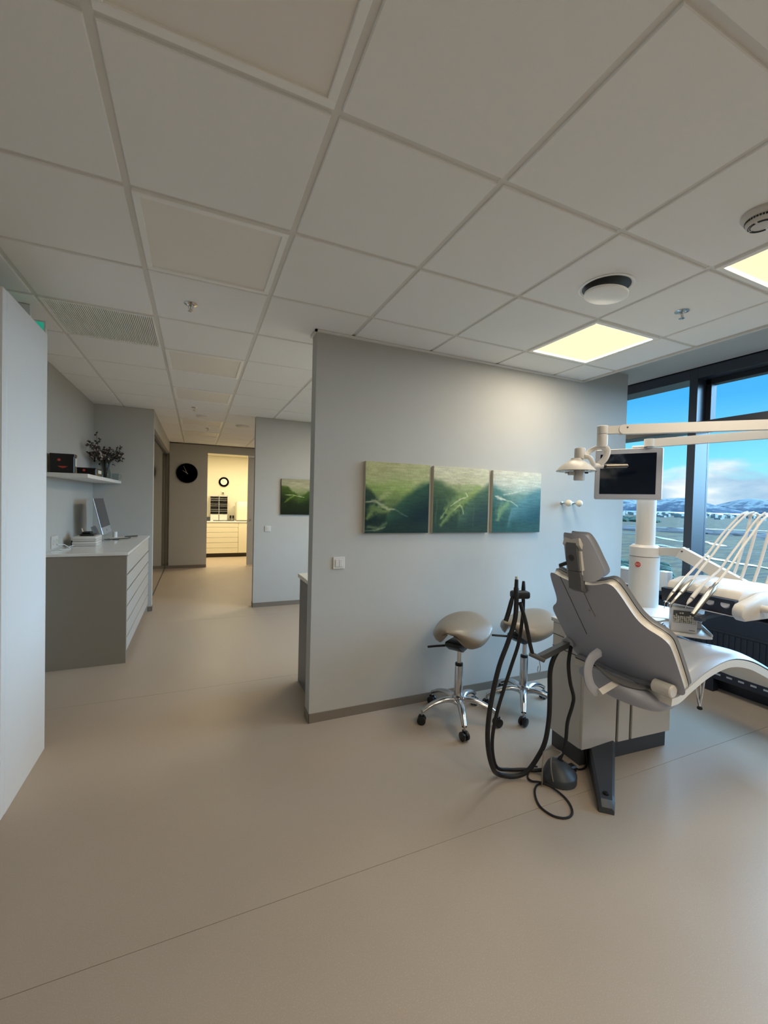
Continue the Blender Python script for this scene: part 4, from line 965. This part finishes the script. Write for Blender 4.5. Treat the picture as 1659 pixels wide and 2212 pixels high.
# lift post between cabinet and seat, chrome toe stirrup
MB().box(2.10, 2.34, 1.55, 1.72, .50, .655, .012, 2).build('lift_bracket', M['plast'], ch)
m_ = MB(); tip = (2.585, 1.40, .385)
for p in ((2.44, 1.36, .60), (2.50, 1.33, .64), (2.54, 1.38, .66)): m_.tube([p, tip], .0055, 8)
sp_ = m_.build('stirrup', M['chrome'], ch, 'chrome stirrup'); MB().lathe([(.010, 0), (.014, .004), (.012, .014)], (2.585, 1.40, .374), seg=14).build('stirrup_foot', M['blackp'], sp_)

# ------------------------------------------------------------------ suction hoses
su = thing('suction_stand', 'dark jointed suction arm with a hose holder left of the dental chair', 'hose stand', (1.93, 1.70, .73))
MB().lathe([(.030, -.05), (.034, -.046), (.034, .05), (.029, .055)], (1.935, 1.715, .735), (1, .35, .2), 24).build('hub', M['shell'], su)
def bar(mb, a, b, w, h):
    a, b = V(a), V(b); d_ = (b-a); s_ = d_.cross(Zv).normalized()*w/2; u_ = s_.cross(d_).normalized()*h/2
    mb.loops([[a-s_-u_, a+s_-u_, a+s_+u_, a-s_+u_], [b-s_-u_, b+s_-u_, b+s_+u_, b-s_+u_]])
m_ = MB(); bar(m_, (1.925, 1.70, .735), (1.70, 1.705, .672), .034, .030); m_.build('lower_arm', M['hinge'], su)
MB().cyl((1.655, 1.735, .690), (1.715, 1.685, .662), .014, seg=16).build('elbow', M['hinge'], su)
m_ = MB(); m_.tube([(1.665, 1.725, .69), (1.642, 1.722, .75), (1.608, 1.72, .865), (1.565, 1.72, .975)], .0105, 8); m_.build('upper_arm', M['rubber'], su)
MB().box(1.540, 1.638, 1.722, 1.778, .990, 1.030, .012, 2, M=Matrix.Translation((1.59, 1.75, 0)) @ Matrix.Rotation(math.radians(-18), 4, 'Z') @ Matrix.Translation((-1.59, -1.75, 0))).build('hose_holder', M['rubber'], su)
MB().tube(crv([(1.688, 1.70, .665), (1.700, 1.70, .625), (1.700, 1.70, .603), (1.690, 1.70, .597), (1.681, 1.70, .608), (1.686, 1.70, .629)], 5), .0022, 6).build('hook', M['steel'], su)
H1 = [(1.549, 1.735, 1.02), (1.548, 1.73, .97), (1.532, 1.72, .885), (1.494, 1.72, .779), (1.439, 1.72, .653), (1.398, 1.72, .491), (1.380, 1.72, .35), (1.391, 1.725, .228), (1.430, 1.735, .120), (1.50, 1.77, .045), (1.594, 1.757, .018), (1.66, 1.73, .045), (1.715, 1.71, .125), (1.754, 1.70, .21), (1.775, 1.70, .334), (1.775, 1.70, .462), (1.772, 1.70, .59), (1.80, 1.70, .667), (1.86, 1.705, .715), (1.91, 1.71, .735)]
t = thing('suction_hose', 'thick black suction hose hanging in the outer loop', 'hose', (1.55, 1.735, .02), 'black suction hoses')
MB().tube(crv(H1, 8), .0125, 12).build('hose', M['rubber'], t)
MB().lathe([(.0135, 1.0), (.0135, 1.05), (.011, 1.055), (.0095, 1.095), (.007, 1.098)], (1.549, 1.735, 0), seg=18).build('nozzle', M['rubber'], t)
MB().lathe([(.0075, 1.096), (.0075, 1.112)], (1.549, 1.735, 0), seg=14).build('nozzle_tip', M['plast'], t, 'pale tip')
H2 = [(1.625, 1.765, 1.01), (1.637, 1.775, .94), (1.637, 1.78, .859), (1.617, 1.78, .734), (1.571, 1.78, .613), (1.525, 1.78, .493), (1.481, 1.78, .363), (1.464, 1.785, .241), (1.480, 1.795, .135), (1.53, 1.815, .045), (1.61, 1.815, .0155), (1.69, 1.79, .0125), (1.76, 1.75, .016), (1.81, 1.69, .06), (1.842, 1.665, .137), (1.861, 1.66, .209), (1.870, 1.66, .31), (1.901, 1.66, .394), (1.908, 1.66, .444), (1.880, 1.66, .525), (1.862, 1.66, .617), (1.872, 1.665, .68), (1.915, 1.69, .730)]
t = thing('suction_hose', 'thinner black hose of the inner loop running down past the pedal', 'hose', (1.62, 1.77, .02), 'black suction hoses')
MB().tube(crv(H2, 8), .0098, 12).build('hose', M['rubber'], t)
MB().lathe([(.011, 1.0), (.011, 1.04), (.008, 1.075), (.006, 1.078)], (1.625, 1.765, 0), seg=16).build('nozzle', M['rubber'], t)
t = thing('suction_tip', 'short black handpiece dangling from the left of the hose holder', 'handpiece', (1.535, 1.75, .88), 'black suction hoses')
MB().tube([(1.540, 1.752, 1.0), (1.532, 1.752, .97), (1.517, 1.752, .92), (1.50, 1.752, .875)], [.009, .012, .0125, .012], 12).build('grip', M['rubber'], t)

# foot pedal with wire and cables
t = thing('foot_pedal', 'dark grey wedge shaped foot pedal on the floor under the dental chair', 'pedal', (1.82, 1.65, 0))
L = []
pd = [(1.725, 1.665), (1.775, 1.592), (1.845, 1.578), (1.905, 1.615), (1.925, 1.67), (1.88, 1.72), (1.80, 1.735), (1.745, 1.71)]
pdc = V((1.80, 1.69, 0)); ring = [V((x, y, 0)) for x, y in pd]; rr = crv(ring+[ring[0]], 3)[:-1]
for k, h in ((1, 0), (1.0, .035), (.95, .042), (.7, .075), (.45, .098), (.25, .106)): L.append([pdc+(p-pdc)*k+V((0, 0, h)) for p in rr])
MB().loops(L).build('body', M['anth'], t, sharp=50)
MB().lathe([(.016, .0), (.016, .012), (.010, .016), (.009, .026), (.005, .029)], (1.835, 1.665, .080), (.3, -.1, 1), 16).build('knob', M['blackp'], t)
MB().box(1.90, 1.955, 1.655, 1.70, .012, .050, .008).build('cable_boot', M['blackp'], t)
MB().tube(crv([(1.695, 1.655, .004), (1.70, 1.66, .15), (1.712, 1.66, .186), (1.76, 1.655, .190), (1.805, 1.645, .172), (1.81, 1.642, .160), (1.77, 1.64, .150), (1.735, 1.635, .162), (1.73, 1.63, .10), (1.742, 1.625, .035)], 7), .0034, 8).build('wire_handle', M['steel'], t, 'bent steel wire handle')
o = MB().tube(crv([(1.745, 1.655, .008), (1.68, 1.668, .006), (1.619, 1.627, .006), (1.571, 1.546, .006), (1.577, 1.477, .006), (1.612, 1.44, .006), (1.659, 1.434, .006), (1.703, 1.466, .006), (1.734, 1.533, .006), (1.728, 1.61, .012), (1.70, 1.667, .014), (1.665, 1.70, .010), (1.68, 1.745, .006), (1.733, 1.775, .026), (1.79, 1.79, .006)], 8), .0052, 8).build('pedal_cable', M['rubber']); tag(o, 'thin black cable looped on the floor in front of the pedal', 'cable')
o = MB().tube(crv([(1.945, 1.678, .030), (1.99, 1.672, .012), (2.04, 1.678, .008), (2.07, 1.69, .03), (2.065, 1.702, .09)], 7), .005, 8).build('unit_cable', M['rubber']); tag(o, 'short black cable from the pedal to the unit plinth', 'cable')

# ------------------------------------------------------------------ monitor on its arm
t = thing('monitor', 'grey bezel monitor with a black screen hanging before the white column', 'monitor', (2.59, 1.89, 1.54), None)
ml, mr = V((2.490, 2.061, 0)), V((2.684, 1.722, 0)); mx = (mr-ml).normalized(); mn = V((mx.y, -mx.x, 0))
if mn.dot(V((-1, -1, 0))) < 0: mn = -mn
wd = (mr-ml).length
def MM(): 
    o_ = (ml+mr)/2+V((0, 0, 1.711)); return Matrix(((mx.x, 0, mn.x, o_.x), (mx.y, 0, mn.y, o_.y), (0, 1, 0, o_.z), (0, 0, 0, 1)))
Mm = MM()
MB().box(-wd/2, wd/2, -.168, .168, -.045, 0, .010, 3, M=Mm).build('case', M['plast'], t)
MB().box(-wd/2+.004, wd/2-.004, -.164, .164, -.002, .0015, .004, 1, M=Mm).build('bezel', M['shell'], t)
MB().box(-wd/2+.034, wd/2-.034, -.132, .135, .0, .0025, .001, M=Mm).build('screen', M['screen'], t)
MB().ball(Mm @ V((.03, -.150, .002)), .0018, seg=8).build('indicator', M['plastw'], t)
MB().box(.02, .10, .166, .185, -.035, -.008, .006, M=Mm).build('arm_mount', M['plastw'], t)
aa, ab = V((2.655, 1.812, 1.908)), V((3.36, 1.25, 1.975))
MB().cyl((aa.x-.005, aa.y-.02, 1.885), (aa.x-.005, aa.y-.02, 1.934), .030, seg=24).build('swivel', M['plastw'], t)
m_ = MB(); bar(m_, aa, ab, .040, .052); m_.build('arm', M['plastw'], t)
# operating lamp
t = thing('operating_lamp', 'grey dental operating lamp on a long white horizontal arm', 'lamp', (2.12, 1.855, 1.65))
lc = V((2.114, 1.857, 0)); ex = V((.9133, -.4072, 0)); ed = V((.4072, .9133, 0))
MB().lathe([(.030, 1.778), (.031, 1.782), (.031, 1.836), (.027, 1.842)], lc, seg=28).build('top_cap', M['plast'], t)
DM = Matrix.Translation(lc-ex*.030) @ Matrix.Diagonal((1, 1, 1, 1))
MB().lathe([(.030, 1.780), (.036, 1.768), (.058, 1.756), (.084, 1.736), (.104, 1.715), (.112, 1.705), (.108, 1.702), (.05, 1.708)], lc-ex*.020, seg=44).build('reflector', M['plast'], t)
MB().lathe([(.112, 1.705), (.115, 1.702), (.110, 1.698), (.096, 1.698), (.096, 1.704)], lc-ex*.020, seg=44).build('reflector_rim', M['clear'], t)
MB().lathe([(.030, 1.710), (.031, 1.706), (.031, 1.652), (.028, 1.647)], lc, seg=28).build('lower_cap', M['plast'], t)
MB().box(-.065, -.030, -.012, .012, 1.678, 1.700, .003, M=Matrix.Translation(lc) @ Matrix.Rotation(math.radians(-24), 4, 'Z')).build('bracket', M['plast'], t)
MB().tube([lc-ex*.085+V((0, 0, 1.692)), lc-ex*.055+V((0, 0, 1.692))], .005, 8).build('pin', M['steel'], t)
MB().box(.030, .052, -.006, .006, 1.690, 1.699, M=Matrix.Translation(lc) @ Matrix.Rotation(math.radians(-24), 4, 'Z')).build('catch', M['blackp'], t)
j = V((2.224, 1.807, 1.738))
MB().tube(crv([lc+ex*.02-ed*.02+V((0, 0, 1.79)), lc+ex*.045-ed*.03+V((0, 0, 1.782)), lc+ex*.07-ed*.02+V((0, 0, 1.755)), j-ex*.03+V((0, 0, -.004))], 6), .011, 10, flat=1.3).build('yoke', M['plast'], t)
MB().cyl(j-ex*.045, j+ex*.022, .016, seg=18).build('joint', M['plastw'], t)
MB().cyl(j+ex*.020, j+ex*.034, .0185, seg=18).build('grip_ring', M['blackp'], t)
h0 = j+ex*.034; h1 = j+ex*.172+V((0, 0, .006)); MB().tube([h0, h0+(h1-h0)*.5, h0+(h1-h0)*.95, h1], [.0135, .0135, .013, .006], 18).build('grip', M['darksteel'], t, 'dark brushed grip')
kc = V((2.238, 1.806, 0))
MB().tube(crv([kc+V((0, 0, 1.86)), kc+ex*.022-ed*.02+V((0, 0, 1.83)), kc+ex*.012-ed*.02+V((0, 0, 1.785)), j+ex*.0+V((0, 0, .008))], 6), .014, 10, flat=1.4).build('fork_arm', M['plastw'], t)
MB().tube(crv([kc-ex*.01+V((0, 0, 1.855)), kc-ex*.05+ed*.03+V((0, 0, 1.835)), lc+ex*.045+ed*.03+V((0, 0, 1.80)), lc+ex*.02+ed*.02+V((0, 0, 1.785))], 6), .011, 10, flat=1.3).build('fork_arm', M['plast'], t)
MB().lathe([(.0290, 1.852), (.0300, 1.856), (.0300, 1.928)], kc, seg=28).build('vertical_post', M['plast'], t)
MB().lathe([(.0305, 1.930), (.0312, 1.933), (.0312, 1.976), (.028, 1.980)], kc, seg=28).build('post_head', M['plast'], t)
la, lb = kc+V((.01, -.008, 1.953)), V((3.42, 1.05, 2.003))
da = (lb-la).normalized()
m_ = MB(); bar(m_, la, la+da*.115, .040, .046); m_.build('arm_root', M['plast'], t)
ar = MB(); bar(ar, la+da*.10, lb, .046, .056); ar = ar.build('arm', M['plastw'], t)
sd_ = da.cross(Zv).normalized()
MB().lathe([(.028, -.024), (.028, .024)], la+da*.10, sd_, 24).build('arm_hub', M['plastw'], t)
for s_ in (-1, 1): MB().lathe([(.005, 0), (.005, .0015)], la+da*.118+V((0, 0, .010))+sd_*.0245*s_, sd_*s_, 12).build('pivot_bolt', M['ink'], t)
# the post that carries both arms, just out of the frame
t = thing('arm_post', 'white post carrying the lamp and monitor arms, outside the right of the frame', 'post', (3.46, 1.12, 0))
MB().lathe([(.13, 0), (.13, .02), (.05, .035), (.038, .06), (.036, 2.05), (.03, 2.055)], (3.46, 1.12, 0), seg=28).build('post', M['plastw'], t)

# ------------------------------------------------------------------ delivery unit and handpieces
t = du = thing('delivery_unit', 'white instrument delivery unit over the chair seat, with a dark front strip', 'delivery unit', (2.7, 1.3, .95))
sec = [(2.475, 1.040), (2.50, 1.078), (2.60, 1.098), (2.80, 1.095), (2.98, 1.075), (3.02, 1.04), (3.02, .955), (2.98, .93), (2.60, .945), (2.50, .962), (2.475, .972)]
MB().prism(sec, 'y', 1.185, 1.545, .010, 2).build('body', M['plastw'], du)
MB().prism([(2.405, 1.005), (2.425, 1.030), (2.62, 1.072), (2.98, 1.078), (3.03, 1.04), (3.03, .955), (2.98, .94), (2.44, .948), (2.405, .975)], 'y', 1.135, 1.183, .010, 2).build('end_cover', M['plast'], du)
MB().prism([(2.440, 1.040), (2.476, 1.043), (2.476, .966), (2.452, .966)], 'y', 1.186, 1.548, .003).build('front_strip', M['navy'], du, 'dark rubber front strip')
for y in (1.215, 1.285): MB().lathe([(.020, 0), (.020, .012)], (2.452, y+.012, 1.012), (-1, 0, .5), 20).build('holder', M['shell'], du)
MB().box(2.455, 2.60, 1.16, 1.54, .957, .962).build('lower_edge', M['white'], du)
MB().cyl((2.575, 1.135, 1.004), (2.575, 1.09, 1.004), .018, seg=20).build('knob', M['plastw'], du); MB().cyl((2.575, 1.09, 1.004), (2.575, 1.05, 1.004), .012, seg=16).build('knob_tip', M['hinge'], du)
MB().lathe([(.02, 0), (.021, .004), (.021, .012), (.018, .014)], (2.575, 1.09, 1.004), (0, -1, 0), 18).build('knob_ring', M['hinge'], du)
m_ = MB(); bar(m_, (2.647, 1.325, .934), (2.41, 1.325, .922), .024, .018); m_.box(2.392, 2.435, 1.305, 1.345, .908, .932, .004); m_.build('under_handle', M['anth'], du)
# support arm down from the column collar
E0, E1 = V((2.76, 1.70, 1.222)), V((2.98, 1.36, 1.02))
m_ = MB(); bar(m_, (2.90, 1.86, 1.200), (2.86, 1.665, 1.214), .055, .055); m_.build('arm_root', M['plastw'], du)
m_ = MB(); bar(m_, (2.855, 1.70, 1.215), E1, .066, .070); m_.build('support_arm', M['plastw'], du)
MB().lathe([(.006, 0), (.006, .002)], (2.815, 1.665, 1.222), (-.8, -.6, 0), 12).build('bolt', M['ink'], du)
for y, x in ((1.46, 2.965), (1.41, 2.95), (1.35, 2.96), (1.285, 2.95), (1.225, 2.96)):
    apx, apz = x+.165, 1.475
    MB().tube(crv([(x, y, 1.07), (x+.07, y, 1.20), (x+.155, y, 1.40), (apx, y, 1.452), (apx-.03, y, apz), (apx-.08, y, 1.462)], 6), [.0085]*31, 8).build('whip_arm', M['plast'], du)
def handpiece(y, tip, base, hose, parts, label):
    tip, base = V(tip), V(base); ax = (base-tip); ln = ax.length; ax.normalize()
    t = thing('handpiece', label, 'handpiece', tip, 'dental handpieces')
    q = [(r, h*ln) for r, h in parts['grip']]; MB().lathe(q, tip, ax, 18).build('grip', M[parts['m']], t)
    if 'collar' in parts: MB().lathe([(parts['collar'][0], parts['collar'][1]*ln), (parts['collar'][0]*1.06, (parts['collar'][1]+.03)*ln), (parts['collar'][0], (parts['collar'][1]+.06)*ln)], tip, ax, 16).build('collar', M['hinge'], t)
    if parts.get('tip') == 'hook': MB().tube(crv([tip+ax*ln*.12, tip+ax*.01, tip+V((.004, 0, -.008)), tip+V((.002, 0, -.024))], 5), [.0025]*10+[.0018]*6, 6).build('tip', M['steel'], t)
    if parts.get('tip') == 'turbine':
        e = tip+V((-.018, .0, -.012)); MB().tube([tip+ax*ln*.2, tip+ax*.012, e], [.0075, .0065, .006], 10).build('neck', M['steel'], t); MB().lathe([(.009, -.010), (.0105, -.008), (.0105, .008), (.008, .011)], e, V((.35, 0, 1)), 16).build('head', M['chrome'], t)
    if parts.get('tip') == 'point': MB().tube([tip+ax*ln*.05, tip+V((-.012, 0, -.02))], [.003, .001], 6).build('tip', M['steel'], t)
    if parts.get('tip') == 'open': MB().lathe([(.010, -.001), (.010, .004)], tip, ax, 14).build('tip', M['blackp'], t)
    MB().tube(crv([base-ax*.004, *hose], 8), .0062, 9).build('hose', M['plastw'], t)
    return t
handpiece(1.467, (2.345, 1.467, .968), (2.52, 1.467, 1.106), [(2.60, 1.467, 1.155), (2.728, 1.467, 1.24), (2.83, 1.467, 1.325), (2.916, 1.467, 1.385), (3.032, 1.463, 1.462), (3.10, 1.46, 1.483)], dict(grip=[(.003, .1), (.006, .2), (.0105, .35), (.0115, .6), (.0105, .75), (.008, .9), (.0075, 1.0)], m='steel', tip='hook', collar=(.011, .38)), 'steel scaler handpiece with hooked tip, first from the left in the delivery unit')
handpiece(1.42, (2.335, 1.42, .985), (2.505, 1.42, 1.10), [(2.58, 1.42, 1.16), (2.685, 1.42, 1.238), (2.79, 1.42, 1.33), (2.869, 1.42, 1.388), (2.985, 1.415, 1.462), (3.06, 1.41, 1.483)], dict(grip=[(.006, .08), (.008, .2), (.0085, .3), (.012, .55), (.0115, .8), (.0085, .93), (.0075, 1.0)], m='steel', tip='turbine', collar=(.0105, .4)), 'chrome turbine handpiece with angled head, second from the left')
handpiece(1.36, (2.362, 1.36, .992), (2.500, 1.36, 1.092), [(2.56, 1.36, 1.122), (2.642, 1.36, 1.163), (2.72, 1.36, 1.225), (2.832, 1.36, 1.313), (2.964, 1.355, 1.433), (3.05, 1.35, 1.482)], dict(grip=[(.004, .0), (.009, .15), (.0105, .25), (.011, .5), (.0105, .75), (.008, .9), (.0075, 1.0)], m='plast', tip='point', collar=(.0108, .22)), 'pale plastic handpiece with a needle tip, third from the left')
handpiece(1.29, (2.285, 1.29, .958), (2.485, 1.29, 1.108), [(2.535, 1.29, 1.145), (2.609, 1.29, 1.20), (2.69, 1.29, 1.278), (2.773, 1.29, 1.346), (2.904, 1.288, 1.449), (3.03, 1.285, 1.482)], dict(grip=[(.009, .0), (.010, .05), (.013, .3), (.0155, .6), (.016, .82), (.011, .86), (.010, 1.0)], m='steel', tip='open'), 'thick steel handpiece hanging lowest in front of the white box, fourth from the left')

# ------------------------------------------------------------------ assistant tray and what lies on it
t = thing('instrument_tray', 'white instrument tray on an arm beside the chair seat', 'tray', (2.46, 1.50, .79))
TR = Matrix.Translation((2.386, 1.467, .795)) @ Matrix.Rotation(math.atan2(1.322-1.467, 2.513-2.386), 4, 'Z')
MB().prism([(-.05, 0), (.165, -.004), (.205, .012), (.205, .30), (-.05, .30)], 'z', 0, .012, .004, 2, M=TR).build('plate', M['plastw'], t)
MB().box(.198, .208, .02, .30, .010, .026, .004, 2, M=TR).box(-.05, .205, .29, .302, .010, .026, .004, 2, M=TR).build('raised_edge', M['plast'], t)
MB().box(.10, .19, .17, .19, .012, .10, .006, 2, M=TR).build('side_lug', M['plastw'], t)
MB().cyl(TR @ V((.155, .155, .065)), TR @ V((.185, .175, .065)), .014, seg=16).build('lug_knob', M['steel'], t)
t = thing('bead_box', 'small white box with a clear window of white pieces on the instrument tray', 'box', TR @ V((.06, .06, .013)))
MB().box(.022, .142, .045, .105, .0125, .148, .005, 2, M=TR).build('case', M['plastw'], t)
MB().box(.030, .134, .0442, .0455, .066, .132, .001, M=TR).build('recess', M['hinge'], t)
f = MB(); random.seed(4)
for i in range(11):
    for k in range(6):
        if k > 3 and random.random() < .6: continue
        f.ball(TR @ V((.035+i*.0094+random.uniform(-.001, .001), .0445, .071+k*.0095+random.uniform(-.001, .001))), random.uniform(.0046, .0058), seg=6)
f.build('beads', M['dot'], t, 'white pieces', kind='stuff')
MB().box(.029, .135, .0402, .0414, .064, .133, .001, M=TR).build('window_pane', M['clear'], t)
MB().box(.105, .132, .0442, .0448, .026, .029, M=TR).build('print', M['ink'], t)
o = MB().box(-.045, .012, .06, .20, .0125, .017, .001, M=TR).build('blue_mat', M['blue']); tag(o, 'dark blue mat on the instrument tray left of the white box', 'mat')
for i, (p, q_, l) in enumerate((((-.040, .08, .0205), (.005, .19, .0205), 'thin steel instrument lying across the blue mat, left one'), ((-.015, .07, .0205), (.008, .16, .0205), 'thin steel instrument on the blue mat, nearest the white box'))):
    o = MB().tube([TR @ V(p), TR @ V(q_)], .0028, 6).build('instrument', M['steel']); tag(o, l, 'instrument')
o = MB().box(-.035, .012, .022, .052, .0125, .026, .004, M=TR).build('white_case', M['plastw']); tag(o, 'tiny white case at the near end of the blue mat', 'case')
